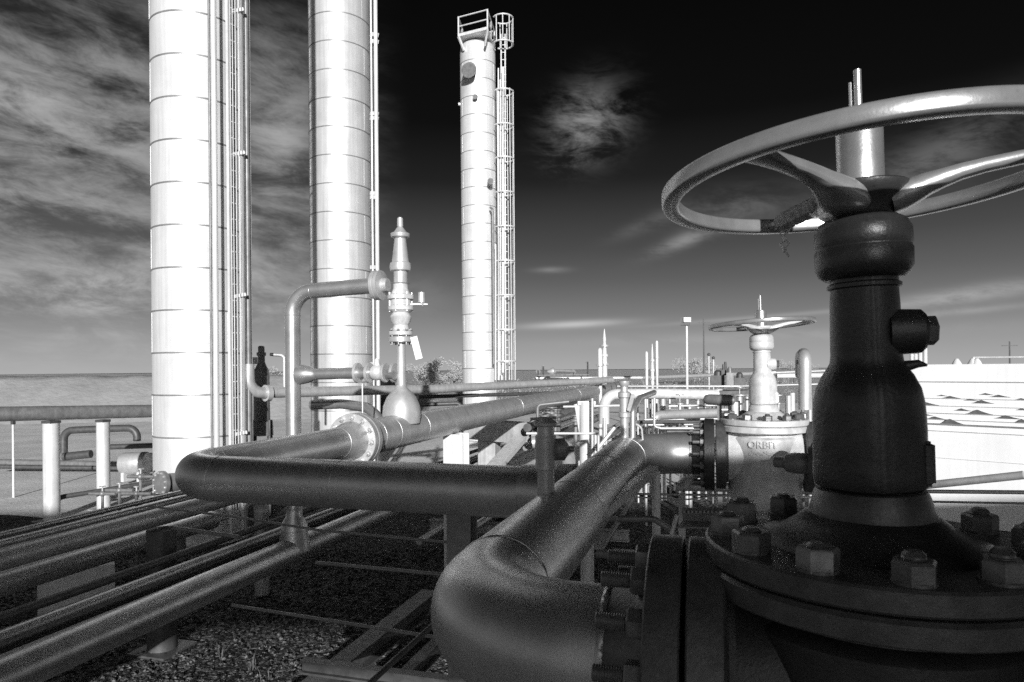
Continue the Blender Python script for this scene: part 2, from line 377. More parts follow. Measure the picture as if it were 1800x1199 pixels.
# ------------------------------------------------------------------ the near valve (origin on the pipe axis)
def build_valve(label, group):
    t = thing('gate_valve', label, 'valve', group=group)
    mb = MB()
    mb.lathe([(.10, -.50), (.26, -.46), (.305, -.36), (.305, .148), (.297, .158), (.268, .168), (.262, .188), (.30, .200), (.33, .2055)], n=64)
    mb.lathe([(.24, -.33), (.245, -.2), (.245, .2), (.24, .33)], (0, 0, -.015), (1, 0, 0), n=48)
    mb.obj('body', 'cast', t)
    for sx in (-1, 1):
        fl = MB(); fl.lathe([(.16, 0), (.23, -.04), (.25, -.008), (.303, 0.0), (.307, .004), (.307, .078), (.303, .082), (.175, .082)], (sx * .328, 0, -.015), (sx, 0, 0), 64)
        fl.obj('end_flange', 'castmid', t)
    fl = MB(); fl.lathe([(.30, .206), (.366, .206), (.370, .210), (.370, .250), (.362, .258), (.30, .258)], n=96); fl.obj('body_flange', 'castmid', t)
    fl = MB(); fl.lathe([(.30, .263), (.362, .263), (.370, .270), (.370, .309), (.365, .315), (.262, .3165)], n=96); fl.obj('bonnet_flange', 'castmid', t)
    fl = MB(); fl.lathe([(.252, .312), (.246, .319), (.205, .332), (.168, .356), (.140, .378), (.10, .382)], n=96); fl.obj('flange_hub', 'cast', t)
    for k in range(12):
        a = R(15 + 30 * k) + PSI
        p = Vector((math.cos(a) * .318, math.sin(a) * .318, .316))
        mb = MB(); mb.hexa(p, (0, 0, 1), random.uniform(.067, .072), random.uniform(.042, .050), random.random() * 3)
        sh_ = random.uniform(.004, .018); mb.lathe([(.022, 0), (.020, sh_ * .3), (.022, sh_ * .5), (.020, sh_ * .8), (.0215, sh_), (.014, sh_ + .007)], p + Vector((random.uniform(-.001, .001), 0, .040)), n=16)
        mb.lathe([(.040, 0), (.040, .006)], p - Vector((0, 0, .001)), n=20)
        mb.obj('hex_nut', 'nut', t)
    # bonnet: skirt, bulging yoke, shoulder, column
    mb = MB()
    mb.lathe([(.132, .376), (.1315, .386), (.127, .405), (.121, .425), (.116, .436), (.112, .438)], n=56)
    mb.obj('bonnet_skirt', 'castmid', t)
    mb = MB()
    prof = [(.112, .439), (.123, .446), (.1255, .458), (.126, .52), (.1245, .60), (.123, .635), (.117, .668), (.103, .697), (.090, .716), (.0835, .728), (.081, .745), (.0805, .80), (.079, .86), (.077, .890), (.077, .897), (.084, .900), (.084, .908), (.077, .912), (.077, .921)]
    pr2 = [prof[0]]
    for (ra_, za_), (rb_, zb2_) in zip(prof, prof[1:]):
        n_ = max(1, int((zb2_ - za_) / .012))
        for q_ in range(1, n_ + 1): pr2.append((ra_ + (rb_ - ra_) * q_ / n_, za_ + (zb2_ - za_) * q_ / n_))
    mb.lathe(pr2, n=120)
    from mathutils import noise as mn
    for v in mb.bm.verts:                      # rough sand casting with flats and a parting ridge
        a = math.atan2(v.co.y, v.co.x); r0 = math.hypot(v.co.x, v.co.y)
        low = min(1, max(0, (0.72 - v.co.z) * 8))
        k = 1 + .026 * math.cos(4 * a + .6) * low + .010 * mn.noise(v.co * 11) + .007 * mn.noise(v.co * 34)
        da = (a + PI / 2 - PSI * .2 + PI) % (2 * PI) - PI
        k += .020 * math.exp(-(da / .05) ** 2)
        k *= .925
        v.co.x *= k; v.co.y *= k
    mb.box((.108, -.02, .50), (.030, .07, .10)); bmesh.ops.bevel(mb.bm, geom=[e for e in mb.bm.edges if all(v.co.x > .085 and abs(v.co.z - .5) < .06 and abs(v.co.y + .02) < .04 and v.link_faces and len(v.link_faces) == 3 for v in e.verts)], offset=.008, segments=3, affect='EDGES')
    mb.tube([(.07, -.01, .715), (.105, -.01, .722), (.122, -.01, .718)], [.014, .009, .003], 10)
    mb.obj('bonnet', 'cast', t)
    mb = MB(); mb.tube([(.04, -.02, .795), (.108, -.02, .795), (.116, -.02, .795)], [.053, .049, .041], 28); mb.obj('side_port', 'cast', t)
    mb = MB(); mb.hexa((.115, -.02, .795), (1, 0, 0), .058, .024); mb.obj('plug', 'nut', t)
    mb = MB()
    mb.lathe([(.082, .920), (.096, .930), (.103, .946), (.1035, .985), (.1005, .989), (.1005, .993), (.1035, .998), (.102, 1.032), (.093, 1.050), (.074, 1.062)], n=56)
    mb.obj('yoke_nut', 'cast', t)
    # handwheel
    RW, zc = .452, 1.150
    mb = MB()
    sec = []
    for k in range(20):
        a = 2 * PI * k / 20; ca, sa = math.cos(a), math.sin(a); e = .42
        sec.append((RW - .022 + .021 * math.copysign(abs(ca) ** e, ca), zc + .0195 * math.copysign(abs(sa) ** e, sa)))
    mb.lathe(sec, n=140, closed=True)
    wh = mb.obj('handwheel', 'wheel', t)
    for ang in (95, -25, -145):
        a = R(ang) + PSI
        dr = Vector((math.cos(a), math.sin(a), 0)); sd = Vector((-math.sin(a), math.cos(a), 0))
        rr = [(.437, zc - .002, .085, .022), (.405, zc - .003, .060, .024), (.36, zc - .004, .048, .026), (.30, zc - .006, .044, .028), (.24, zc - .010, .045, .030), (.195, zc - .016, .050, .034), (.160, zc - .024, .060, .040), (.130, zc - .032, .076, .048), (.105, zc - .042, .095, .056), (.080, zc - .052, .105, .060), (.055, zc - .058, .10, .06)]
        mb = MB(); mb.rect_sweep([dr * r_ + Vector((0, 0, z_)) for r_, z_, w, h in rr], [q[2] for q in rr], [q[3] for q in rr], sd)
        mb.obj('spoke', 'wheel', wh)
    mb = MB(); mb.lathe([(.062, 1.058), (.066, 1.066), (.070, 1.078), (.080, 1.094), (.094, 1.108), (.103, 1.120), (.104, 1.130), (.098, 1.134), (.080, 1.126), (.060, 1.118), (.052, 1.116)], n=56)
    mb.obj('hub', 'cast', wh)
    mb = MB(); mb.lathe([(.050, 1.06), (.050, 1.262), (.046, 1.274), (.028, 1.278)], n=40); mb.obj('stem_cover', 'bright', t)
    mb = MB(); mb.tube([(0, 0, 1.27), (0, 0, 1.405)], .0085, 12); mb.tube([(-.016, 0, 1.27), (-.016, 0, 1.378)], .0035, 8); mb.obj('stem_rod', 'bright', t)
    return t
v1 = build_valve('large shaded hand-wheel valve standing nearest the camera at the right', 'gate valves on the big pipe')
ZA = H - .72
V1 = cam(.829, 1.58, ZA)
v1.location = V1
v1.rotation_mode = 'QUATERNION'
axf = Vector((-math.sin(PSI), math.cos(PSI), 0))        # view direction on plan
tilt = Matrix.Rotation(R(-1.3), 3, axf)
# tilt only the upper works (bonnet, wheel) round the flange
for ch in list(v1.children):
    if ch.name.split('.')[0] in ('bonnet_skirt', 'bonnet', 'side_port', 'plug', 'yoke_nut', 'handwheel', 'stem_cover', 'stem_rod'):
        pv = Vector((0, 0, .315))
        T = Matrix.Translation(pv) @ tilt.to_4x4() @ Matrix.Translation(-pv)
        ch.data.transform(T)
        for gch in ch.children: gch.data.transform(T)
sidev = Vector((math.cos(PSI), math.sin(PSI), 0))
for ch in v1.children:                                  # the wheel sits a little askew on its hub
    if ch.name.startswith('handwheel'):
        pv = Vector((0, 0, 1.15)); T = Matrix.Translation(pv) @ (Matrix.Rotation(R(-2.2), 4, sidev) @ Matrix.Rotation(R(-1.2), 4, axf)) @ Matrix.Translation(-pv)
        ch.data.transform(T)
        for gch in ch.children:
            if gch.name.startswith('spoke'): gch.data.transform(T)
YL = V1.y                                               # near pipe line
YF = 6.0                                                # far pipe line
v2 = copy_tree(v1)
v2['label'] = 'pale sunlit hand-wheel valve farther back on the same big pipe'
v2.scale = (.93, .93, .93)
XV2 = .392
v2.location = (XV2, YF, ZA)
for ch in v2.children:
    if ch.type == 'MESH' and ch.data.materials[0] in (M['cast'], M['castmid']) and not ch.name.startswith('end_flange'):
        ch.data = ch.data.copy(); ch.data.materials[0] = M['castlight']  # lit copy of the casting: sunlight on the far valve painted as pale colour
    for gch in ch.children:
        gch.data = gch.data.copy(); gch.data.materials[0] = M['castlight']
# raised cast lettering on the far valve body
def letters(txt, size, zc_, rad, a0, parent, name):
    cu = bpy.data.curves.new('t', 'FONT'); cu.body = txt; cu.size = size; cu.extrude = .011; cu.align_x = 'CENTER'; cu.bevel_depth = .0012
    to = bpy.data.objects.new('t', cu); C.objects.link(to)
    bpy.context.view_layer.update()
    me = bpy.data.meshes.new_from_object(to.evaluated_get(bpy.context.evaluated_depsgraph_get()))
    bpy.data.objects.remove(to)
    for v in me.vertices:
        x, y, z = v.co
        a = a0 + x / rad
        v.co = Vector((math.sin(a) * (rad + z), -math.cos(a) * (rad + z), zc_ + y))
    me.materials.clear(); me.materials.append(M['castlight'])
    o = bpy.data.objects.new(name, me); C.objects.link(o); o.parent = parent
    return o
letters('ORBIT', .084, .082, .3060, -.10, v2, 'cast_lettering')
mb = MB()                                               # second cast line, worn to illegible marks
for k in range(13):
    a = -.46 + k * .058
    for q in range(2):
        zz = .035 + random.uniform(-.012, .012)
        p = Vector((math.sin(a + q * .022) * .307, -math.cos(a + q * .022) * .307, zz))
        mb.box(p, (random.uniform(.004, .012), .008, random.uniform(.008, .03)), Matrix.Rotation(a, 3, 'Z') @ Matrix.Rotation(random.uniform(-.5, .5), 3, 'Y'))
mb.obj('worn_lettering', 'castlight', v2)

# flagging and twisted wire tied round the far spoke of the near wheel
t = thing('wire_tie', 'scrap of wrapped tape and dangling wire on a spoke of the near handwheel', 'wire tie')
mb = MB()
p0, p1 = P(1443, 357, 1.72), P(1374, 391, 1.95)
prev = None; n = 12
for i in range(n + 1):
    q = p0.lerp(p1, i / n); k = 1 + .18 * math.sin(i * 2.1)
    mb_r = .024 * k
    if i: mb.tube([prev[0], q], [prev[1], mb_r], 8, cap=True)
    prev = (q, mb_r)
mb.obj('wrap', 'cloth', t)
for s_ in (0, 1):
    mb = MB(); a = P(1381 - s_ * 5, 400, 1.95); pts = []
    for i in range(12):
        pts.append(a + Vector((math.sin(i * 1.3 + s_) * .008, math.cos(i * 1.7) * .006, -i * .0075 * (1 - .15 * s_))))
    mb.tube(pts, .0030, 6); mb.obj('wire_strand', 'tag', t)
setloc(t, p0)

ZV2 = ZA
ZA = H - .735
RA = .172
# ------------------------------------------------------------------ big pipe A: valve 1 -> elbow -> away -> elbow -> valve 2
XA = -.695
t = thing('large_pipeline', 'large grey pipe curving from the near valve back to the far valve', 'pipeline')
gap = .012
xf = V1.x - .41 - gap                                  # face of the near flange
def wn_flange(t, x, y, z, sx, m='silver', Rf=.307, r=RA, th=.08, name='weld_neck_flange'):
    """weld neck flange whose face is at x, body toward sx*x"""
    mb = MB(); mb.lathe([(r - .02, 0), (Rf - .004, 0), (Rf, .004), (Rf, th - .004), (Rf - .004, th), (r + .07, th), (r + .035, th + .03), (r + .004, th + .09), (r - .003, th + .11)], (x, y, z), (sx, 0, 0), 72)
    return mb.obj(name, m, t)
wn_flange(t, xf, YL, ZA, -1, 'castmid')
bolts((xf - .08, YL, ZA), (-1, 0, 0), .250, 14, .062, t, 'nut', .075, ph=.12, both=None)
xw = xf - .192
ELB = .36
mb = MB(); mb.tube([(xw, YL, ZA), (XA, YL, ZA), (XA, YL + .44, ZA)], RA, 56, bend=ELB, arc=20); mb.obj('elbow', 'silver', t)
weld((xw + .004, YL, ZA), (1, 0, 0), RA, t, t=.008, n=140, rough=.0014)
weld((XA, YL + .44, ZA), (0, 1, 0), RA, t, t=.004, n=90, rough=.0006)
mb = MB(); mb.tube([(XA, YL + .44, ZA), (XA, YF, ZA), (XV2 - .41 * .93 - .19, YF, ZA)], RA, 48, bend=.5, arc=16); mb.obj('pipe_run', 'silver', t)
weld((XA, YF - .5, ZA), (0, 1, 0), RA, t, t=.004, n=90)
weld((XA + .5, YF, ZA), (1, 0, 0), RA, t, t=.004, n=90)
xf2 = XV2 - .41 * .93 - gap
wn_flange(t, xf2, YF, ZA, -1, 'cast', Rf=.30)  # dark casting colour stands in for partial shade on this flange
bolts((xf2 - .08, YF, ZA), (-1, 0, 0), .25, 16, .055, t, 'nut', .06, ph=.12)
weld((XA, 4.4, ZA), (0, 1, 0), RA, t, t=.003, n=90)
weld((XA, 3.35, ZA), (0, 1, 0), RA, t, t=.0025, n=90)
# branch tee toward cross pipe C
YC, ZC, RC = 3.98, H - .75, .158
mb = MB(); mb.lathe([(.158, .42), (.162, .30), (.166, .22), (.170, .15), (.172, .10)], (XA, YC, ZC + .01), (-1, 0, 0), 40); mb.obj('branch_tee', 'silver', t)
setloc(t, (XA, YL, 0))
# cross pipe C and first leg of pipe B
XB = -3.70; YBF = 6.55
t = thing('cross_pipeline', 'grey pipe crossing in front of the towers and turning back to a bolted flange', 'pipeline')
mb = MB(); mb.tube([(XA - .421, YC, ZC), (XB, YC, ZC), (XB, YBF - .36, ZC)], RC, 44, bend=.40, arc=18); mb.obj('pipe_run', 'silver', t)
weld((XB + .40, YC, ZC), (1, 0, 0), RC, t, t=.003)
weld((XB, YC + .40, ZC), (0, 1, 0), RC, t, t=.003)
weld((XB + 1.35, YC, ZC), (1, 0, 0), RC, t, t=.0022)
weld((XA - .42, YC, ZC), (1, 0, 0), RC, t, t=.003)
mb = MB(); mb.lathe([(RC, 0), (RC + .002, .05), (.20, .22), (.205, .28)], (XB, YBF - .36, ZC), (0, 1, 0), 44); mb.obj('reducer', 'midsilver', t)
weld((XB, YBF - .35, ZC), (0, 1, 0), RC + .001, t, t=.003)
mb = MB(); mb.ring((XB, YBF - .045, ZC), (0, 1, 0), .16, .285, .07, 64); mb.obj('flange', 'lsilver', t)
bolts((XB, YBF - .08, ZC), (0, -1, 0), .245, 12, .05, t, 'lsilver', .03, ph=.2)
setloc(t, (XB, YC, 0))
# far leg of pipe B
t = thing('long_pipeline', 'long grey pipe running back from the bolted flange toward the horizon', 'pipeline')
mb = MB(); mb.ring((XB, YBF + .05, ZC), (0, 1, 0), .16, .285, .07, 64); mb.obj('flange', 'midsilver', t)
mb = MB(); mb.lathe([(.235, .06), (.22, .1), (.205, .22), (.20, .34)], (XB, YBF, ZC), (0, 1, 0), 44); mb.obj('flange_neck', 'midsilver', t)
mb = MB(); mb.tube([(XB, YBF + .34, ZC), (XB, 30, ZC), (XB, 31, ZC - 1.6)], .20, 40, bend=.6); mb.obj('pipe_run', 'midsilver', t)
for y in (YBF + .36, 7.30, 8.12, 12.6, 18.5): weld((XB, y, ZC), (0, 1, 0), .20, t, t=.003)
YT = 7.69
mb = MB(); mb.lathe([(.225, -.13), (.235, -.02), (.225, .08), (.18, .19), (.12, .26), (.075, .30), (.06, .34)], (XB, YT, ZC + .22), n=40); mb.obj('weld_saddle', 'lsilver', t)
setloc(t, (XB, YBF, 0))

# ------------------------------------------------------------------ relief valve on its riser
t = thing('relief_valve', 'tall pale spring relief valve standing on a riser from the long pipe', 'relief valve')
def zpx(py, d, px=705): return P(px, py, d).z
dT = depth(Vector((XB, YT, 0)))
z = lambda py: zpx(py, dT)
mb = MB(); mb.tube([(XB, YT, z(690)), (XB, YT, z(640)), (XB, YT, z(602))], [.062, .055, .05], 24); mb.obj('riser', 'lsilver', t)
k = dT / F
def lz(prof, m, name, x=XB, y=YT, n=32):
    mb = MB(); mb.lathe([(w / 2 * k, z(py)) for py, w in prof], (x, y, 0), n=n); return mb.obj(name, m, t)
lz([(603, 30), (601, 42), (593, 42), (591, 34)], 'lsilver', 'inlet_flange')
lz([(590, 34), (589, 42), (583, 42), (580, 30), (572, 26), (565, 34), (557, 38), (550, 30), (545, 44), (538, 44)], 'castlight', 'lower_body')
lz([(537, 36), (527, 36), (526, 46), (519, 46), (517, 34), (508, 26), (500, 26), (498, 36)], 'castlight', 'valve_body')
lz([(497, 24), (478, 24), (476, 36), (470, 38), (463, 36), (461, 30), (440, 25), (420, 20), (417, 32), (411, 34), (408, 22), (402, 14), (399, 9), (398, 11), (384, 10), (382, 6)], 'lsilver', 'spring_bonnet')
for a in range(8):
    aa = a * PI / 4 + .2
    mb = MB(); p = Vector((XB + math.cos(aa) * .125, YT + math.sin(aa) * .125, 0))
    mb.tube([p + Vector((0, 0, z(606))), p + Vector((0, 0, z(578)))], .011, 8)
    mb.hexa(p + Vector((0, 0, z(583))), (0, 0, 1), .036, .02); mb.obj('stud_bolt', 'nut', t)
for a in range(6):
    aa = a * PI / 3 + .5
    mb = MB(); p = Vector((XB + math.cos(aa) * .135, YT + math.sin(aa) * .135, 0))
    mb.tube([p + Vector((0, 0, z(548))), p + Vector((0, 0, z(514)))], .012, 8); mb.obj('tie_rod', 'lsilver', t)
mb = MB(); mb.tube([P(710, 535, dT), P(752, 535, dT)], [.022, .014], 12); mb.lathe([(.035, 0), (.04, .01), (.035, .02)], P(742, 535, dT), Vector((1, .3, 0)), 12); mb.obj('lever', 'lsilver', t)
mb = MB(); mb.tube([P(741, 532, dT), P(741, 514, dT)], [.045, .042], 14); mb.obj('cap', 'lsilver', t)
mb = MB(); mb.beam(P(727, 592, dT - .1), P(737, 631, dT - .1), .085, .004, up=axf); mb.obj('paper_tag', 'tag', t)
setloc(t, (XB, YT, z(690)))

# discharge pipe and drop leg at px 515
XR = -5.24
t = thing('discharge_pipe', 'grey pipe looping over from the relief valve and down to a lower pipe', 'pipe')
zo = H + (648 - 504) * dT / F
rr = .098
ZL = H - 2.33
mb = MB(); mb.tube([(XB - .36, YT, zo + .04), (XR, YT, zo), (XR, YT, ZL + .52)], rr, 28, bend=.30, arc=14); mb.obj('pipe_run', 'silver', t)
weld((XR + .3, YT, zo), (1, 0, 0), rr, t, t=.003)
weld((XR, YT, zo - .3), (0, 0, 1), rr, t, t=.003)
mb = MB(); mb.lathe([(.10, 0), (.175, .01), (.185, .02), (.185, .055), (.175, .065)], (XB - .37, YT, zo + .04), (1, 0, .02), 36); mb.lathe([(.13, .07), (.185, .075), (.185, .115), (.09, .13), (.08, .2)], (XB - .37, YT, zo + .04), (1, 0, 0), 36); mb.obj('outlet_flange', 'lsilver', t)
mb = MB(); mb.lathe([(rr, .52), (rr + .004, .44), (.165, .34), (.17, .26), (.19, .12), (.205, 0)], (XR, YT, ZL), n=36); mb.obj('reducer', 'silver', t)
weld((XR, YT, ZL + .26), (0, 0, 1), .17, t, t=.003)
setloc(t, (XR, YT, ZL))
# branch line with valves, px 530-690, y 655
zb = H - .055
t = thing('branch_line', 'short branch with flanged check valve between the drop leg and relief riser', 'branch pipe')
mb = MB(); mb.tube([(XR + .08, YT, zb), (XB - .30, YT, zb + .02)], .072, 20); mb.obj('pipe_run', 'silver', t)
mb = MB(); mb.lathe([(.13, .0), (.125, .06), (.105, .16), (.078, .22), (.072, .26)], (XR + .09, YT, zb), (1, 0, 0), 28); mb.obj('reducer', 'silver', t)
for i, xx in enumerate((-4.30, -4.14, -3.92, -3.80)):
    mb = MB(); mb.disc((xx, YT, zb + .015), (1, 0, 0), .128 if i < 2 else .12, .035, 28); mb.obj('flange', 'lsilver', t)
mb = MB(); mb.sphere((-4.03, YT, zb + .02), .10, 20); mb.tube([(-4.03, YT, zb), (-4.03, YT, zb + .19)], [.05, .03], 14); mb.obj('valve_body', 'castlight', t)
mb = MB(); mb.tube([(-3.86, YT - .05, zb), (-3.74, YT - .1, zb - .02)], [.06, .05], 14); mb.obj('end_fitting', 'silver', t)
mb = MB(); mb.tube([(-4.22, YT - .03, zb - .12), (-4.22, YT - .03, ZC + .2)], .010, 8); mb.obj('drain_line', 'lsilver', t)
setloc(t, (XR, YT, zb))
# curved pipe behind the flange
mb = MB(); mb.tube([P(548, 712, 10.5), P(600, 710, 10.3), P(645, 716, 10.0), P(668, 735, 9.8), P(676, 790, 9.7)], .075, 18, bend=.4); tag(mb.obj('curved_pipe', 'silver'), 'grey pipe arching low behind the bolted flange', 'pipe')

# ------------------------------------------------------------------ left bundle, running along the plant grid (world Y)
def rackpipe(px, py, zrel, wpx, y0, y1, label, m='silver', name='rack_pipe', group='pipes in the left rack', end=None, n=20):
    q = PG(px, py, H + zrel); r = wpx / 2 * depth(q) / F
    mb = MB()
    pts = [(q.x, y0, q.z), (q.x, y1, q.z)]
    if end == 'down': pts.append((q.x, y1 + .01, .0))
    if end == 'right': pts.append((q.x + 1.2, y1, q.z))
    mb.tube(pts, r, n, bend=.3 if end else 0)
    return tag(mb.obj(name, m), label, 'pipe', group)
q = PG(515, 965, ZL)
t = thing('rack_pipe', 'thick dark pipe at bottom left, lowest of the bundle', 'pipe', group='pipes in the left rack')
mb = MB(); mb.tube([(XR, .2, ZL), (XR, 34, ZL)], .165, 36); mb.obj('pipe_run', 'silver', t)
weld((XR, YT - .35, ZL), (0, 1, 0), .165, t, t=.003); weld((XR, YT + .35, ZL), (0, 1, 0), .165, t, t=.003)
setloc(t, (XR, .2, ZL))
rackpipe(200, 1016, -2.12, 15, .5, 30, 'slim pipe above the pale block, top of the lower bundle', 'dark')
rackpipe(254, 1016, -2.25, 5, .5, 30, 'thin bright conduit between two dark pipes in the lower bundle', 'lsilver', name='conduit')
rackpipe(200, 1046, -2.22, 24, .5, 26, 'flat dark pipe just under the bright conduit', 'silver')
rackpipe(200, 1066, -2.40, 16, .5, 26, 'black pipe directly above the thickest bottom left pipe', 'dark')
rackpipe(0, 941, -1.62, 12, .8, 15, 'topmost thin dark pipe at the left edge', 'silver')
rackpipe(0, 957, -1.66, 17, .8, 14, 'dark pipe second from top at the left edge', 'silver')
rackpipe(0, 984, -1.75, 40, .8, 8.6, 'fat grey pipe at left edge resting on the steel post', 'midsilver', end='down', n=30)
rackpipe(0, 1028, -2.25, 44, .8, 8.6, 'fat pale pipe under the others at the left edge', 'lsilver', n=30)
for i, (x_, z_, r_, m_) in enumerate([(-4.75, .42, .06, 'lsilver'), (-4.45, .40, .045, 'grey'), (-4.15, .45, .08, 'silver'), (-3.85, .38, .04, 'dark'), (-3.55, .42, .06, 'silver'), (-3.2, .40, .05, 'grey'), (-2.85, .46, .09, 'lsilver'), (-2.45, .38, .045, 'dark'), (-2.1, .42, .06, 'silver'), (-1.75, .40, .05, 'dark')]):
    mb = MB(); mb.tube([(x_, 10.5 + (i % 3) * .4, z_), (x_, 38 + random.uniform(-4, 2), z_)], r_, 16)
    tag(mb.obj('low_pipe', m_), 'low pipe behind the cross pipe, %s of ten counted from the left' % ['first', 'second', 'third', 'fourth', 'fifth', 'sixth', 'seventh', 'eighth', 'ninth', 'tenth'][i], 'pipe', 'low pipes behind the cross pipe')
for i, y_ in enumerate((12.5, 17.5, 24, 31)):
    mb = MB(); mb.hbeam((-5.4, y_, .24), (-1.5, y_, .24), .15, .2); mb.box((-4.6, y_, .07), (.3, .4, .16)); mb.box((-2.2, y_, .07), (.3, .4, .16))
    tag(mb.obj('pipe_sleeper', 'concrete'), 'low cross beam under the ground pipes, %s row back' % ['first', 'second', 'third', 'fourth'][i], 'pipe support', 'sleepers under the low pipes')

# posts
def hpost(px, top, bot_z, d, w, label, m='white', name='steel_post', group=None, cap=False):
    q = P(px, top, d)
    t = thing(name, label, 'post', (q.x, q.y, bot_z), group)
    mb = MB(); mb.hbeam((0, 0, 0), (0, 0, q.z - bot_z), w, w * .9, .016); mb.obj('column', m, t)
    mb = MB(); mb.box((0, 0, .012), (w * 1.6, w * 1.6, .024)); mb.obj('base_plate', m, t)
    if cap:
        mb = MB(); mb.box((0, 0, q.z - bot_z + .014), (w * 1.25, w * 1.25, .026)); mb.obj('cap_plate', m, t)
    return t
def rpost(px, top, d, r, label, m='white', group=None, bot=0.0, cat='post', name='pipe_post'):
    q = P(px, top, d)
    t = thing(name, label, cat, (q.x, q.y, bot), group)
    h = q.z - bot
    mb = MB(); mb.tube([(0, 0, 0), (0, 0, h)], r, 28); mb.obj('column', m, t)
    mb = MB(); mb.box((0, 0, .012), (r * 3.2, r * 3.2, .024)); mb.obj('base_plate', 'dark' if m != 'white' else 'concrete', t)
    if m == 'white': mb = MB(); mb.box((0, 0, h + .03), (r * 1.6, r * 1.6, .06)); mb.obj('saddle', 'dark', t)
    return t
rpost(90, 744, 15.2, .165, 'bright white post at the far left holding the raised pipe', group='white posts under the raised pipe')
rpost(181, 742, 16.4, .145, 'white post between the far left post and the first tower', group='white posts under the raised pipe')
mb = MB(); mb.tube([P(-60, 729, 14.6), P(300, 722, 18.2)], .165, 28); tag(mb.obj('raised_pipe', 'grey'), 'raised grey pipe across two white posts at the left edge', 'pipe')
t = rpost(284, 930, 8.1, .165, 'dark round steel post under the fat grey pipe', 'dark', name='pipe_post')
hpost(802, 762, 0, 9.9, .30, 'white steel post holding up the long pipe left of centre', 'white')
mb = MB(); mb.tube([P(796, 895, 5.2), P(796, 1190, 5.2)], .004, 6); 
mb.bm.free()
t = hpost(812, 893, 0, 5.3, .19, 'short grey post directly below the cross pipe', 'grey')
# white post with handrail near px 1030
t = thing('pipe_post', 'white post with flared head standing right of centre behind the cross pipe', 'post', group=None)
a, b_ = P(1030, 706, 10.0), P(1030, 706, 10.0); b_.z = 0
mb = MB(); mb.tube([b_, (b_.x, b_.y, a.z)], .10, 24); mb.obj('column', 'white', t)
mb = MB(); mb.tube([P(1041, 700, 9.8), P(1041, 820, 9.8)], .022, 10); mb.tube([P(1047, 760, 9.8), P(1047, 900, 9.8)], .03, 10); mb.obj('conduit', 'lsilver', t)
mb = MB(); mb.beam(P(1015, 708, 10), P(1046, 708, 10), .12, .05); mb.beam(P(1022, 760, 10), P(1014, 710, 10), .07, .02); mb.obj('head_bracket', 'white', t)
setloc(t, b_)
t = thing('handrail', 'thin white handrail and bracing behind the small dark gauge valve', 'handrail')
mb = MB(); mb.tube([P(925, 762, 9.2), P(1052, 762, 9.2), P(1052, 804, 9.2), P(1058, 812, 9.2)], .016, 8, bend=.05); mb.obj('rail', 'white', t)
mb = MB(); mb.tube([P(990, 715, 11), P(1090, 713, 11)], .018, 8); mb.obj('rail', 'white', t)
mb = MB(); mb.tube([P(1080, 752, 9.4), P(1048, 792, 9.3)], .028, 8); mb.tube([P(1062, 735, 9.4), P(1062, 782, 9.4)], .022, 8); mb.obj('brace', 'lsilver', t)
setloc(t, P(1052, 820, 9.2))

# ------------------------------------------------------------------ angle bracket under pipe A, with its round post
t = thing('pipe_support', 'steel angle and round post carrying the big pipe before the far valve', 'pipe support')
mb = MB(); a = Vector((XA + .10, YF - .62, ZA - .235)); c_ = Vector((XA + .10, YL + 1.2, ZA - .235))
a = P(1156, 826, 4.9); c_ = P(985, 970, 2.75)
mb.beam(c_, a, .012, .05); mb.beam(c_ + Vector((-.03, 0, .024)), a + Vector((-.03, 0, .024)), .06, .008); mb.obj('angle_iron', 'lsilver', t)
mb = MB(); q = P(1153, 829, 4.92); mb.tube([(q.x, q.y, 0), (q.x, q.y, q.z)], .030, 20); mb.obj('post', 'white', t)  # white colour stands in for sunlight on this post
mb = MB(); q = P(1187, 905, 4.3); mb.tube([P(1190, 905, 4.3), P(1170, 980, 4.3)], .013, 10); mb.obj('brace', 'lsilver', t)
mb = MB(); mb.tube([P(1085, 912, 4.6), P(1150, 912, 4.6), P(1185, 935, 4.6), P(1190, 990, 4.6)], .022, 10, bend=.12); mb.obj('hoop', 'grey', t)
setloc(t, P(1153, 829, 4.92) * 1.0)

# ------------------------------------------------------------------ gauge valve on A (px 955) and riser fitting on far elbow (px 1098)
t = thing('gauge_valve', 'small dark drain valve standing upright on the big pipe at centre', 'small valve')
YG = None
for i in range(400):                                    # where the top of pipe A shows at px 965
    y_ = 2.4 + i * .005; v = Vector((XA - .05, y_, ZA + .16)); d_ = depth(v)
    x_ = v.x * math.cos(PSI) + v.y * math.sin(PSI)
    if 900 + F * x_ / d_ > 958: YG = y_; break
G = Vector((XA - .05, YG, ZA + .14)); dg = depth(G); kg = dg / F
zz = lambda py: P(958, py, dg).z
def gl(prof, m, name, ax=None, o=None):
    mb = MB(); mb.lathe([(w / 2 * kg, zz(py)) for py, w in prof], (G.x, G.y, 0), n=28); return mb.obj(name, m, t)
gl([(888, 46), (880, 44), (872, 33)], 'silver', 'weld_boss')
gl([(874, 31), (822, 29)], 'midsilver', 'nipple')
gl([(823, 40), (816, 38), (812, 36), (790, 39), (772, 37), (766, 37)], 'midsilver', 'valve_body')
gl([(766, 31), (750, 29), (748, 40), (743, 41), (740, 34), (734, 16)], 'midsilver', 'packing_gland')
mb = MB(); c0 = Vector((G.x, G.y, zz(790))); rt = Vector((math.cos(PSI), math.sin(PSI), 0))
mb.lathe([(.030, .03), (.050, .05), (.052, .085), (.03, .10), (.012, .11)], c0, rt, 24); mb.tube([c0 + rt * .1, c0 + rt * .13], .012, 10); mb.obj('side_cap', 'grey', t)
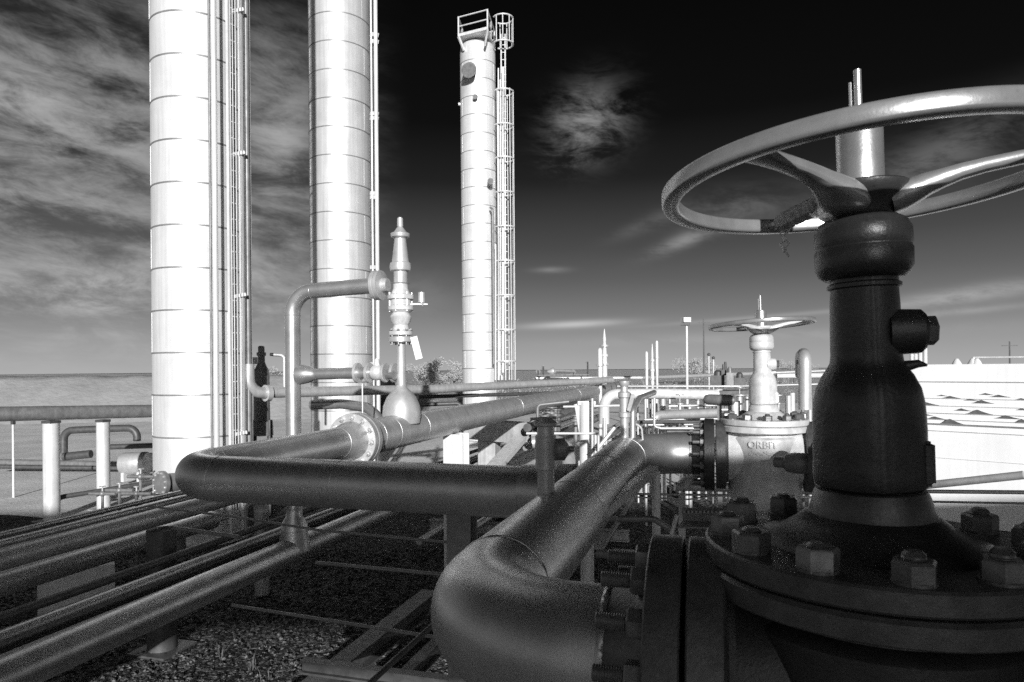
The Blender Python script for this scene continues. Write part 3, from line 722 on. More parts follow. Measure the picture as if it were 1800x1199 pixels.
mb = MB(); mb.beam(c0 + Vector((0, 0, .14)) - rt * .07, c0 + Vector((0, 0, .145)) + rt * .05, .02, .012); mb.obj('handle', 'grey', t)
setloc(t, G)

t = thing('sample_riser', 'pale upright riser and block valve on top of the far pipe elbow', 'small valve')
G = Vector((XA + .10, YF - .15, ZA + .15)); G = P(1098, 782, 5.55); dg = 5.55; kg = dg / F
zz = lambda py: P(1098, py, dg).z
gl([(788, 26), (782, 24), (778, 14)], 'silver', 'weld_boss')
gl([(780, 14), (735, 14), (733, 20), (726, 20), (724, 16), (700, 17), (698, 22), (690, 22), (688, 13), (680, 12), (676, 18), (670, 18), (668, 8)], 'lsilver', 'riser')
mb = MB(); mb.beam(P(1104, 722, 5.5), P(1112, 692, 5.5), .06, .03); mb.obj('handle', 'grey', t)
mb = MB(); mb.tube([P(1112, 790, 5.6), P(1112, 720, 5.6), P(1124, 700, 5.8), P(1150, 690, 6.6)], .026, 14, bend=.08); mb.obj('side_line', 'silver', t)
mb = MB(); mb.tube([P(1118, 745, 5.6), P(1128, 752, 5.6), P(1130, 775, 5.6)], .008, 8, bend=.04); mb.obj('tubing', 'lsilver', t)
setloc(t, G)

# ------------------------------------------------------------------ towers
def tower(pxl, pxr, d, top_z, label, m, band=.8, phase=.3):
    a0_, a1_ = math.atan((pxl - CX) / F), math.atan((pxr - CX) / F); am_ = (a0_ + a1_) / 2
    r = d / math.cos(am_) * math.sin((a1_ - a0_) / 2); c = cam(d * math.tan(am_), d, 0)
    c.z = 0
    t = thing('distillation_tower', label, 'tower', c, 'white banded towers')
    mb = MB()
    mb.lathe([(r * 1.10, 0), (r * 1.10, .05), (r * 1.0, .06), (r, top_z), (r * .94, top_z + r * .28), (r * .7, top_z + r * .5), (r * .3, top_z + r * .62), (.01, top_z + r * .64)], n=72)
    z_ = phase; k_ = 0
    while z_ + band < top_z:                            # lapped sheet edges, staggered course by course
        for q_ in range(3):
            a_ = 2.094 * q_ + (k_ % 2) * 1.05 + random.uniform(-.05, .05) + 4.0
            for e_ in (0,):
                mb.beam((math.cos(a_) * (r + .001), math.sin(a_) * (r + .001), z_ + .02), (math.cos(a_) * (r + .001), math.sin(a_) * (r + .001), z_ + band - .02), .012, .010, up=(math.cos(a_), math.sin(a_), 0))
        z_ += band; k_ += 1
    mb.obj('shell', m, t)
    z_ = phase
    mb = MB()
    while z_ < top_z:
        mb.lathe([(r - .004, -.016), (r + .009, -.014), (r + .011, 0), (r + .009, .014), (r - .004, .016)], (0, 0, z_), n=72, closed=True)
        z_ += band
    mb.obj('band_straps', 'band', t)
    return t, c, r
t1, c1, r1 = tower(267, 431, 13.6, 22, 'widest white tower, nearest and leftmost of the three', 'clad', .8, 3.3 + .35 - 3.2)
t2, c2, r2 = tower(546, 655, 20.0, 27, 'middle grey-white tower behind the relief valve', 'cladgrey', .8, .55)
t3, c3, r3 = tower(813, 875, 30.0, 17.2, 'short slim tower topped by a railed platform', 'clad', .78, .2)
def rel(p, c): return Vector(p) - c
# tower 1 attachments
def vline(t, c, px, d, z0, z1, r_, m, name, n=12):
    q = P(px, 648, d); mb = MB(); mb.tube([(q.x - c.x, q.y - c.y, z0), (q.x - c.x, q.y - c.y, z1)], r_, n); return mb.obj(name, m, t)
vline(t1, c1, 380, 12.35, .3, 22, .05, 'clad', 'side_pipe', 18)
vline(t1, c1, 372, 12.45, .3, 22, .022, 'grey', 'conduit')
qa, qb = P(405, 648, 12.55), P(427, 648, 12.75)
lad = MB()
for q in (qa, qb): lad.beam((q.x - c1.x, q.y - c1.y, .2), (q.x - c1.x, q.y - c1.y, 22), .05, .06)
lo = lad.obj('ladder', 'white', t1)
def copies(proto, parent, offs):
    for o_ in offs:
        c_ = proto.copy(); C.objects.link(c_); c_.parent = parent; c_.location = Vector(proto.location) + Vector(o_)
mb = MB(); mb.tube([(qa.x - c1.x, qa.y - c1.y, .4), (qb.x - c1.x, qb.y - c1.y, .4)], .010, 6)
copies(mb.obj('rung', 'white', lo), lo, [(0, 0, .3 * i) for i in range(1, 60)])
vline(t1, c1, 437, 12.9, 1.6, 22, .055, 'grey', 'downcomer', 20)
vline(t1, c1, 430, 12.8, .4, 22, .016, 'lsilver', 'conduit')
for px_ in (409, 413, 418, 423): vline(t1, c1, px_, 12.45, .5, 22, .008, 'white', 'cage_bar', 6)
vline(t1, c1, 443, 12.95, 1.9, 22, .012, 'lsilver', 'conduit')
for zb_ in (2.1, 4.66, 7.3, 9.96, 12.6):
    mb = MB(); a = P(402, 648, 12.7); b_ = P(434, 648, 12.7); a.z = b_.z = zb_; b_.z = zb_ + .06
    mb.beam(rel(a, c1), rel(b_, c1), .05, .06); mb.obj('bracket', 'white', t1)
# tower 2 attachments
vline(t2, c2, 657, 19.3, .3, 27, .035, 'lsilver', 'conduit')
vline(t2, c2, 665, 19.2, .3, 27, .055, 'white', 'side_pipe')
vline(t2, c2, 661, 19.4, .3, 27, .012, 'dark', 'conduit')
for py in (61, 73, 200, 208, 340, 347, 470, 640, 645):
    mb = MB(); a = P(653, py, 19.4); b_ = P(663, py, 19.2); mb.beam(rel(a, c2), rel(b_, c2), .1, .10); mb.obj('bracket', 'white', t2)
# tower 3: manhole, cage ladder, platform
mb = MB(); mb.tube([rel(P(826, 122, 29.2), c3), rel(P(823, 124, 28.75), c3)], .29, 28); mb.obj('manhole', 'grey', t3)
mb = MB(); mb.tube([rel(P(836, 170, 29.2), c3), rel(P(835, 170, 29.0), c3)], .10, 14); mb.obj('nozzle', 'grey', t3)
mb = MB(); mb.tube([rel(P(862, 318, 29.2), c3), rel(P(862, 319, 28.9), c3)], .12, 14); mb.tube([rel(P(862, 365, 29.1), c3), rel(P(866, 368, 28.9), c3), rel(P(868, 640, 28.9), c3)], .05, 10, bend=.1); mb.obj('nozzle', 'grey', t3)
mb = MB(); mb.tube([rel(P(812, 184, 30), c3), rel(P(806, 183, 30), c3)], .07, 10); mb.obj('nozzle', 'white', t3)
# ladder stiles and rungs
lad = MB()
for px in (882, 889): lad.beam(rel(P(px - 1, 60, 29.6), c3), rel(P(px, 668, 29.6), c3), .05, .05)
lo = lad.obj('ladder', 'white', t3)
mb = MB(); mb.tube([rel(P(881, 66, 29.6), c3), rel(P(889, 66, 29.6), c3)], .018, 5)
copies(mb.obj('rung', 'white', lo), lo, [(0, 0, -.32 * i) for i in range(1, 46)])
def cage(pxc, pytop, pybot, w, hoops, parent):
    """hoops with vertical bars round a ladder"""
    q = P(pxc, 648, 29.45); k_ = 29.45 / F
    ru = w / 2 * k_
    for py in hoops:
        mb = MB()
        zc_ = P(pxc, py, 29.45).z; prev_ = None
        pts = [(q.x - c3.x + math.cos(a_) * ru, q.y - c3.y + math.sin(a_) * ru, zc_) for a_ in [R(100) - R(280) * i / 16 + R(40) for i in range(17)]]
        mb.tube(pts, .035, 6); mb.obj('cage_hoop', 'white', parent)
    z0, z1 = P(pxc, pybot, 29.45).z, P(pxc, pytop, 29.45).z
    for a_ in (-115, -75, -35, 5, 45, 85, 125):
        x_, y_ = q.x - c3.x + math.cos(R(a_)) * ru, q.y - c3.y + math.sin(R(a_)) * ru
        mb = MB(); mb.tube([(x_, y_, z0), (x_, y_, z1)], .022, 6); mb.obj('cage_bar', 'white', parent)
cage(889, 160, 668, 34, [162, 222, 280, 340, 400, 460, 520, 580, 635], lo)
cage(889, 32, 79, 35, [33, 78], lo)
for px, a0, a1, r_ in ((876, 120, 668, .03), (884, 118, 655, .045), (879, 140, 660, .02), (871, 430, 668, .035)):
    mb = MB(); mb.tube([rel(P(px, a0, 29.2), c3), rel(P(px, a1, 29.2), c3)], r_, 8); mb.obj('conduit', 'white', t3)
# platform: trapezoid deck above the dome
zt = P(843, 72, 30).z
dk = [P(806, 67, 29.2), P(857, 56, 28.6), P(869, 66, 30.4), P(818, 76, 31.0)]
mb = MB()
pts3 = []
for q in dk:
    pts3.append((q.x - c3.x, q.y - c3.y))
zt = P(830, 64, 29.2).z
v0 = [mb.bm.verts.new((x_, y_, zt)) for x_, y_ in pts3]; v1_ = [mb.bm.verts.new((x_, y_, zt + .12)) for x_, y_ in pts3]
mb.bm.faces.new(v0); mb.bm.faces.new(v1_); mb._bridge(v0, v1_)
pf = mb.obj('platform', 'white', t3)
mb = MB()
for hh in (.42, .82):
    for i in range(4):
        a, b_ = pts3[i], pts3[(i + 1) % 4]
        mb.tube([(a[0], a[1], zt + hh), (b_[0], b_[1], zt + hh)], .03, 6)
for i in range(4):
    a, b_ = pts3[i], pts3[(i + 1) % 4]
    for f_ in (0, .5):
        x_, y_ = a[0] + (b_[0] - a[0]) * f_, a[1] + (b_[1] - a[1]) * f_
        if f_ and i in (0,): continue
        mb.tube([(x_, y_, zt), (x_, y_, zt + .84)], .035 if not f_ else .022, 6)
mb.obj('railing', 'white', pf)
for i in range(4):
    a = Vector((pts3[i][0], pts3[i][1], zt)); mb = MB(); mb.beam(a, Vector((a.x * .72, a.y * .72, zt - .5)), .07, .09); mb.obj('knee_brace', 'white', pf)

# ------------------------------------------------------------------ pipe off tower 1 and other middle-distance pipes
t = thing('tower_pipe', 'pale pipe leaving the first tower low and running right behind the relief valve', 'pipe')
mb = MB(); a = P(437, 640, 12.9); mb.tube([a, P(437, 691, 12.9), P(760, 684, 16.5), P(1075, 668, 22)], .105, 24, bend=.28, arc=12); mb.obj('pipe_run', 'lsilver', t)
mb = MB(); mb.lathe([(.11, -.05), (.16, -.05), (.16, .05), (.11, .05)], P(470, 691, 13.2), P(760, 684, 16.5) - P(470, 691, 13.2), 24, closed=True); mb.obj('clamp', 'lsilver', t)
setloc(t, a)
bg = [  # (points (px,py,d)), r, mat, label
 ([(735, 698, 17), (1000, 690, 20)], .05, 'dark', 'dark slim pipe just under the pale tower pipe'),
 ([(728, 712, 15), (806, 709, 15), (812, 716, 15)], .045, 'dark', 'short dark pipe ending beside the pale tower pipe'),
 ([(940, 665, 40), (1130, 664, 40), (1450, 652, 34)], .10, 'lsilver', 'far pale pipe along the skyline passing behind the second valve'),
 ([(1085, 679, 16), (1300, 679, 15.5), (1452, 675, 15)], .022, 'lsilver', 'hair-thin cable line strung across below the skyline pipe'),
 ([(1062, 745, 15), (1062, 693, 15), (1160, 692, 15), (1262, 694, 15)], .115, 'white', 'white pipe rising then turning right at centre right'),
 ([(1152, 735, 12.5), (1157, 730, 12.5), (1262, 726, 12)], .085, 'lsilver', 'pale horizontal pipe above the far valve elbow'),
 ([(1120, 742, 11.8), (1240, 742, 11.5)], .03, 'dark', 'dark conduit under the pale horizontal pipe'),
 ([(1150, 700, 11), (1150, 750, 11), (1162, 753, 11), (1235, 753, 11)], .022, 'lsilver', 'thin tubing dropping and turning right above the far elbow'),
 ([(1186, 855, 7.2), (1290, 857, 7.2), (1440, 862, 7.0)], .048, 'lsilver', 'bright pipe running below the far valve body'),
 ([(1100, 868, 7.0), (1300, 871, 7.0), (1450, 875, 6.9)], .012, 'lsilver', 'upper thin tube under the bright pipe below the far valve'),
 ([(1120, 874, 6.8), (1210, 878, 6.8), (1250, 872, 6.8), (1300, 872, 6.8)], .008, 'lsilver', 'lower kinked tube under the bright pipe below the far valve'),
 ([(500, 684, 14.5), (500, 625, 14.5), (475, 623, 14.5)], .035, 'lsilver', 'thin pipe looping beside the bottle-shaped vessel'),
 ([(112, 797, 21), (112, 757, 21), (180, 754, 21), (241, 752, 21), (241, 775, 21)], .11, 'dark', 'dark pipe loop behind the left white posts'),
 ([(112, 803, 20.5), (160, 798, 20.5)], .12, 'dark', 'short dark pipe lying at the foot of the pipe loop'),
 ([(-20, 812, 24), (275, 818, 23)], .11, 'grey', 'grey ground pipe running behind the left white posts'),
 ([(-20, 820, 22), (275, 824, 22)], .07, 'dark', 'dark ground pipe in front of the grey ground pipe'),
 ([(185, 786, 25), (275, 783, 25)], .10, 'dark', 'dark pipe stub behind the first tower foot'),
 ([(98, 905, 15.6), (100, 875, 15.4), (180, 862, 16), (300, 842, 17)], .055, 'dark', 'dark hooked pipe beside the leftmost white post'),
 ([(262, 890, 7.0), (410, 908, 6.4), (560, 932, 5.9), (760, 951, 5.4), (900, 962, 5.0)], .011, 'grey', 'thin rod sagging across under the cross pipe, highest of the rods'),
 ([(556, 989, 6.4), (790, 1011, 5.6)], .016, 'grey', 'thin straight rod right of the lower reducer'),
 ([(408, 1064, 6.3), (600, 1094, 5.6), (790, 1124, 5.0)], .014, 'grey', 'thin straight rod lowest, above the sunlit gravel'),
 ([(305, 928, 7.6), (420, 944, 7.3)], .022, 'grey', 'short grey bar right of the dark steel post'),
 ([(432, 932, 7.6), (432, 893, 7.6), (440, 886, 7.6), (470, 880, 7.6)], .02, 'grey', 'bent tube standing below the cross pipe at left'),
 ([(530, 925, 8.5), (530, 887, 8.5)], .015, 'lsilver', 'thin upright tube beside the drop leg under the cross pipe'),
 ([(1415, 720, 9.5), (1415, 626, 9.5), (1413, 622, 9.7), (1408, 626, 10.4), (1408, 660, 10.6)], .085, 'lsilver', 'pale hooped vent pipe between the two hand-wheel valves'),
 ([(1365, 661, 12), (1450, 660, 12)], .045, 'white', 'white bar pipe behind the hooped vent'),
 ([(1365, 655, 13), (1450, 652, 13)], .02, 'lsilver', 'slender rail above the white bar pipe behind the vent'),
 ([(1140, 912, 4.7), (1000, 912, 5.2)], .02, 'grey', 'grey tube crossing behind the big pipe near its post'),
 ([(640, 1210, 4.4), (760, 1100, 4.9), (830, 1060, 5.2)], .02, 'dark', 'dark tube lying along the floor beam'),
 ([(1450, 872, 11), (1800, 835, 9)], .055, 'lsilver', 'sloping pale pipe in front of the white building'),
 ([(1430, 862, 8), (1850, 866, 7)], .022, 'lsilver', 'level pale pipe in front of the white building'),
 ([(1430, 878, 7), (1850, 886, 6.4)], .011, 'grey', 'thin tube in front of the white building'),
 ([(945, 735, 13), (945, 712, 13), (1000, 706, 13)], .03, 'grey', 'bent grey tube behind the small dark drain valve'),
 ([(1155, 985, 3.9), (1050, 972, 4.1)], .025, 'grey', 'grey tube behind the near flange studs'),
]
for pts, r_, m_, lab in bg:
    mb = MB(); w = [P(*p) for p in pts]; mb.tube(w, r_, 16, bend=r_ * 2.6)
    o = tag(mb.obj('pipe', m_), lab, 'pipe')
# bottle-shaped dark vessel between towers 1 and 2
t = thing('separator_vessel', 'dark bottle-shaped vessel seen between the first two towers', 'vessel')
q = P(460, 700, 15.5); k_ = 15.5 / F
mb = MB(); mb.lathe([(w / 2 * k_, P(460, py, 15.5).z) for py, w in [(742, 26), (738, 28), (690, 27), (658, 27), (650, 24), (641, 15), (636, 12), (626, 12), (625, 16), (620, 16), (619, 11), (610, 11), (608, 7)]], (q.x, q.y, 0), n=28)
mb.obj('shell', 'grey', t)
mb = MB(); mb.lathe([(.25, 0), (.25, .02), (.24, .3), (.22, .32)], (q.x, q.y, P(460, 742, 15.5).z - .3), n=24); mb.obj('skirt', 'grey', t)
mb = MB(); qq = P(441, 648, 15.2); mb.tube([P(447, 640, 15.2), P(447, 628, 15.2)], .07, 12); mb.obj('nozzle', 'white', t)
for dx in (-.35, .35):
    mb = MB(); mb.tube([(q.x + dx * .6, q.y, 0), (q.x + dx * .6, q.y, P(460, 738, 15.5).z)], .06, 10); mb.obj('leg', 'dark', t)
setloc(t, (q.x, q.y, 0))
# dark vessel end and skid behind px 1250-1290
t = thing('horizontal_vessel', 'small dark-ended horizontal vessel left of the far valve neck', 'vessel')
mb = MB(); a, b_ = P(1238, 702, 12.6), P(1292, 704, 12.2); ax = (b_ - a); L_ = ax.length
mb.lathe([(.04, 0), (.08, .03), (.10, .1), (.10, L_ - .12), (.08, L_ - .04), (.03, L_)], a, ax, 28); mb.obj('shell', 'grey', t)
for f_ in (.5, .85):
    q = a.lerp(b_, f_); mb = MB(); mb.beam((q.x, q.y, 0), (q.x, q.y, q.z - .1), .08, .10); mb.obj('leg', 'grey', t)
setloc(t, (a.x, a.y, 0))
# skid of dark machinery behind far valve
t = thing('equipment_skid', 'jumble of dark equipment boxes and fittings left of the far valve neck', 'equipment')
for (px, py, w, h, d, m_) in [(1262, 670, 22, 20, 19, 'dark'), (1283, 668, 12, 26, 18.6, 'grey'), (1300, 672, 18, 16, 18.8, 'dark'), (1272, 655, 8, 10, 19, 'dark')]:
    q = P(px, py, d); mb = MB(); mb.box(q, (w * d / F, .4, h * d / F)); mb.lathe([(w * d / F * .3, 0), (w * d / F * .3, .1), (.03, .16)], q + Vector((0, 0, h * d / F / 2)), n=12); mb.obj('unit', m_, t)
mb = MB(); mb.hbeam((P(1248, 690, 19)).xyz, (P(1318, 688, 18.4)).xyz, .2, .15)
for px in (1252, 1282, 1312):
    q = P(px, 690, 18.8); mb.beam((q.x, q.y, 0), q, .1, .1)
mb.obj('frame', 'grey', t)
mb = MB(); mb.tube([P(1275, 655, 19), P(1275, 636, 19)], [.06, .03], 8); mb.obj('vent', 'dark', t)
setloc(t, P(1280, 690, 19))

t = thing('pipe_manifold', 'crowded manifold of pale pipes and stems behind the far pipe elbow', 'manifold')
rnd = random.Random(5)
for i in range(26):
    px = 1120 + i * 12 + rnd.uniform(-4, 4); d = rnd.uniform(13, 18); tp = rnd.uniform(690, 712); r_ = rnd.choice((.02, .03, .045, .07))
    if 1325 < px < 1362: continue
    a = P(px, tp, d); mb = MB(); mb.tube([(a.x, a.y, .0), a], r_, 10)
    if i % 3 == 0: mb.lathe([(r_ * 2.4, 0), (r_ * 2.4, .03), (.012, .05), (.012, .2), (.09, .2), (.09, .22)], a, n=12)
    mb.obj('stem', rnd.choice(('lsilver', 'white', 'grey')), t)
for py, d in ((700, 15), (714, 14.5), (722, 16), (738, 14), (747, 15), (759, 13.5)):
    mb = MB(); x0 = rnd.uniform(1115, 1180); x1 = rnd.uniform(1230, 1320); mb.tube([P(x0, py, d), P(x1, py - 2, d)], rnd.choice((.025, .04, .06)), 10); mb.obj('header', rnd.choice(('lsilver', 'grey', 'dark', 'lsilver')), t)
setloc(t, P(1180, 760, 14))
t = thing('pipe_manifold', 'tangle of dark pipes and valves seen past the drain valve under the long pipe', 'manifold')
for i in range(16):
    x0 = rnd.uniform(915, 990); y0 = rnd.uniform(722, 790); ln = rnd.uniform(30, 80); d = rnd.uniform(13, 17)
    a, b_ = P(x0, y0, d), P(x0 + ln, y0 - ln * .36, d * 1.35); mb = MB(); mb.tube([a, b_], rnd.choice((.04, .06, .09)), 10); mb.obj('header', rnd.choice(('dark', 'grey', 'silver')), t)
for i in range(9):
    a = P(rnd.uniform(930, 1015), rnd.uniform(715, 735), 13); mb = MB(); mb.tube([(a.x, a.y, a.z - .5), a], .04, 8); mb.lathe([(.1, -.1), (.1, -.06), (.05, -.05), (.05, 0), (.11, .01), (.11, .03)], a, n=10); mb.obj('valve_stem', rnd.choice(('dark', 'grey')), t)
setloc(t, P(960, 790, 14))
t = thing('drain_fitting', 'dark stubby drain fitting between the far valve body and the near valve column', 'small valve')
a, b_ = P(1366, 812, 5.0), P(1430, 816, 4.85); ax = b_ - a; L_ = ax.length
mb = MB(); mb.lathe([(.034, -.02), (.04, -.015), (.042, .05), (.066, .07), (.075, .12), (.075, L_ - .03), (.06, L_)], a, ax, 28); mb.obj('body', 'grey', t)
mb = MB(); mb.lathe([(.16, 0), (.16, .03)], b_, ax, 32); mb.obj('flange', 'dark', t)
for dz_ in (-.10, .10):
    mb = MB(); mb.hexa(b_ + Vector((0, 0, dz_)) - ax.normalized() * .003, -ax, .045, .03); mb.obj('nut', 'nut', t)
setloc(t, b_)
# small valve on bright pipe, px 1215,830
t = thing('globe_valve', 'small sunlit valve with lever left below the far valve flange', 'small valve')
q = P(1214, 838, 6.9); mb = MB(); mb.sphere(q, .06, 18); mb.tube([q, P(1236, 829, 6.7)], [.04, .05], 16); mb.tube([P(1200, 856, 6.9), q], [.075, .045], 16); mb.obj('body', 'lsilver', t)
mb = MB(); mb.tube([P(1203, 822, 6.8), P(1203, 838, 6.8)], .014, 10); mb.tube([P(1190, 829, 6.8), P(1203, 828, 6.8)], .010, 8); mb.obj('lever', 'white', t)
setloc(t, q)
# tall vents / spires on the skyline
def spire(px, top, bot, w, d, label, cone=True, name='vent_stack'):
    q = P(px, bot, d); k_ = d / F
    t = thing(name, label, 'vent stack', group='vent stacks on the skyline')
    zf = lambda py: P(px, py, d).z
    mb = MB()
    if cone: pr = [(bot, w), (top + 50, w), (top + 49, w * 1.35), (top + 45, w * 1.35), (top + 44, w * .9), (top + 22, w * .6), (top + 20, w * .7), (top + 2, w * .2), (top, .6)]
    else: pr = [(bot, w), (top + 3, w), (top, w * .5)]
    mb.lathe([(ww / 2 * k_, zf(py)) for py, ww in pr], (q.x, q.y, 0), n=18); mb.obj('stack', 'white', t)
    mb = MB(); mb.tube([(q.x, q.y, 0), (q.x, q.y, zf(bot) + .01)], w / 2 * k_ * .8, 12); mb.obj('stand', 'white', t)
    for py in (top + 30, top + 62):
        if py < bot: mb = MB(); mb.lathe([(w * .9 * k_, -.03), (w * .9 * k_, .03)], (q.x, q.y, zf(py)), n=16); mb.obj('flange', 'lsilver', t)
    setloc(t, (q.x, q.y, 0)); return t
spire(1063, 578, 662, 9, 24, 'pointed white relief stack tallest on the skyline near centre')
spire(1055, 612, 664, 8, 22, 'blunt white pipe stack just left of the pointed stack', False)
spire(1137, 618, 676, 5, 20, 'leftmost of the three thin stacks right of the pointed stack', False)
spire(1147, 604, 676, 6, 21, 'middle of the three thin stacks, beaded with flanges', True)
spire(1155, 599, 660, 5, 22, 'rightmost and tallest of the three thin stacks', False)
# floodlight on pole
t = thing('floodlight_pole', 'box floodlight on a tall thin white pole left of the far handwheel', 'floodlight')
q = P(1207, 572, 30)
mb = MB(); mb.tube([(q.x, q.y, 0), (q.x, q.y, q.z)], [.07, .05], 12); mb.obj('pole', 'white', t)
mb = MB(); mb.box(P(1204, 565, 30), (.38, .3, .34)); mb.obj('housing', 'dark', t)
q2 = P(1208, 562, 29.8); mb = MB(); mb.box(q2, (.32, .05, .20), Matrix.Rotation(PSI, 3, 'Z')); mb.obj('lens', 'lens', t)
setloc(t, (q.x, q.y, 0))
for i, (px, top, lab) in enumerate([(1246, 626, 'tiny lamp on a short far pole right of the box floodlight'), (1254, 632, 'second tiny far pole lamp, slightly lower')]):
    t = thing('yard_lamp', lab, 'lamp', group='small yard lamps on the skyline')
    q = P(px, top, 45); mb = MB(); mb.tube([(q.x, q.y, 0), (q.x, q.y, q.z)], .035, 8); mb.obj('pole', 'white', t)
    mb = MB(); mb.sphere(q + Vector((0, 0, .1)), .11, 10); mb.obj('lamp_head', 'dark', t); setloc(t, (q.x, q.y, 0))
# far utility poles
for i, (px, top, d, lab) in enumerate([(1237, 560, 90, 'faint utility pole behind the box floodlight'), (1775, 600, 80, 'dark utility pole over the white building')]):
    t = thing('utility_pole', lab, 'utility pole'); q = P(px, top, d)
    mb = MB(); mb.tube([(q.x, q.y, 0), (q.x, q.y, q.z)], [.13, .09], 8); mb.obj('pole', 'wood', t)
    mb = MB(); mb.beam(q + Vector((-.8, 0, -.5)), q + Vector((.8, 0, -.5)), .1, .1); mb.obj('cross_arm', 'wood', t); setloc(t, (q.x, q.y, 0))
# pump jacks / far fittings near px 950-1030
t = thing('far_manifold', 'tiny dark valves and pipes on the skyline right of the railed tower', 'manifold')
mb = MB(); mb.tube([P(945, 660, 38), P(1035, 659, 38)], .05, 8); mb.tube([P(975, 652, 38), P(1010, 653, 38)], .08, 8); mb.obj('header', 'grey', t)
for px, tp in ((946, 651), (955, 644), (1008, 652), (1033, 636)):
    mb = MB(); mb.tube([P(px, tp, 38), P(px, 662, 38)], .05, 6); mb.lathe([(.14, 0), (.14, .04)], P(px, tp + 2, 38), axf, 10); mb.obj('valve_stem', 'dark', t)
mb = MB(); mb.lathe([(.05, 0), (.22, .3), (.22, .34), (.05, .5)], P(962, 653, 38), Vector((1, .3, 0)), 14); mb.obj('cone_body', 'lsilver', t)
setloc(t, P(990, 662, 38))

# ------------------------------------------------------------------ mid-ground block, box and struts (px 835-920)
t = thing('concrete_pier', 'pale squared concrete pier under the long pipe, right of its white post', 'pier')
mb = MB(); a = P(836, 737, 15.5); b_ = P(920, 737, 14.5); mb.beam(Vector((a.x, a.y, a.z - .22)), Vector((b_.x, b_.y, a.z - .22)), .5, .42)
mb.obj('cap_beam', 'concrete', t)
mb = MB(); q = P(915, 768, 14.3); mb.beam(P(914, 771, 14.3), P(868, 822, 12.6), .28, .10); mb.obj('raking_strut', 'white', t)
mb = MB(); q = P(860, 760, 15.2); mb.box((q.x, q.y, q.z / 2), (.4, .4, q.z)); mb.obj('stem', 'concrete', t)
setloc(t, (q.x, q.y, 0))
t = thing('bypass_elbow', 'pale elbow pipe end lying low between the drain valve and the white post', 'pipe')
mb = MB(); mb.tube([P(935, 778, 11), P(975, 772, 11), P(1000, 790, 10.6), P(1000, 830, 10.2)], .10, 18, bend=.25); mb.obj('pipe_run', 'lsilver', t)
mb = MB(); mb.box(P(1000, 800, 11.6), (.9, .5, .35)); mb.obj('plinth', 'white', t)
setloc(t, P(935, 778, 11))
# pale block at left bottom
t = thing('concrete_block', 'pale concrete block on the gravel under the left pipes', 'block')
a = P(66, 1004, 9.4); b_ = P(200, 992, 9.9)
mb = MB(); mb.beam((a.x, a.y, a.z / 2 + .01), (b_.x, b_.y, a.z / 2 + .01), .5, a.z); mb.obj('footing', 'white', t)
setloc(t, (a.x, a.y, 0))
# floor beams bottom centre
t = thing('floor_beam', 'dark steel floor beam slanting across the bottom centre', 'beam', group='steel beams near the floor')
q = PG(650, 1135, .34); mb = MB(); mb.hbeam((q.x, .5, .32), (q.x, 8.2, .32), .22, .22); mb.obj('beam', 'dark', t)
mb = MB(); mb.tube([(q.x + .25, .5, .2), (q.x + .25, 8.0, .2)], .02, 8); mb.obj('conduit', 'grey', t)
setloc(t, (q.x, .5, 0))
t = thing('floor_beam', 'second dark beam at the foot of the big near elbow', 'beam', group='steel beams near the floor')
q = PG(745, 1160, .5); mb = MB(); mb.hbeam((q.x, .5, .5), (q.x, 7.0, .5), .12, .14); mb.obj('beam', 'dark', t)
mb = MB(); mb.hbeam((q.x - .9, 5.4, .62), (q.x + 2.2, 5.4, .62), .1, .12); mb.obj('cross_beam', 'dark', t)
setloc(t, (q.x, .5, 0))
# grating tray and shelf behind near flange (px 1200-1290,y 885-905)
t = thing('cable_tray', 'perforated grey cable tray behind the near valve nuts', 'cable tray')
mb = MB(); mb.beam(P(1200, 905, 6.0), P(1300, 905, 5.8), .02, .12); mb.beam(P(1200, 917, 6.0), P(1300, 917, 5.8), .5, .012); mb.obj('side_panel', 'grey', t)
mb = MB()
for i in range(14):
    q0, q1 = P(1203 + i * 7, 900, 6.2), P(1203 + i * 7, 900, 5.6); mb.beam(q0, q1, .015, .02)
mb.obj('rungs', 'grey', t)
mb = MB(); mb.beam(P(1199, 868, 6.3), P(1199, 1000, 6.3), .06, .06); mb.obj('leg', 'lsilver', t)
setloc(t, P(1199, 1000, 6.3))
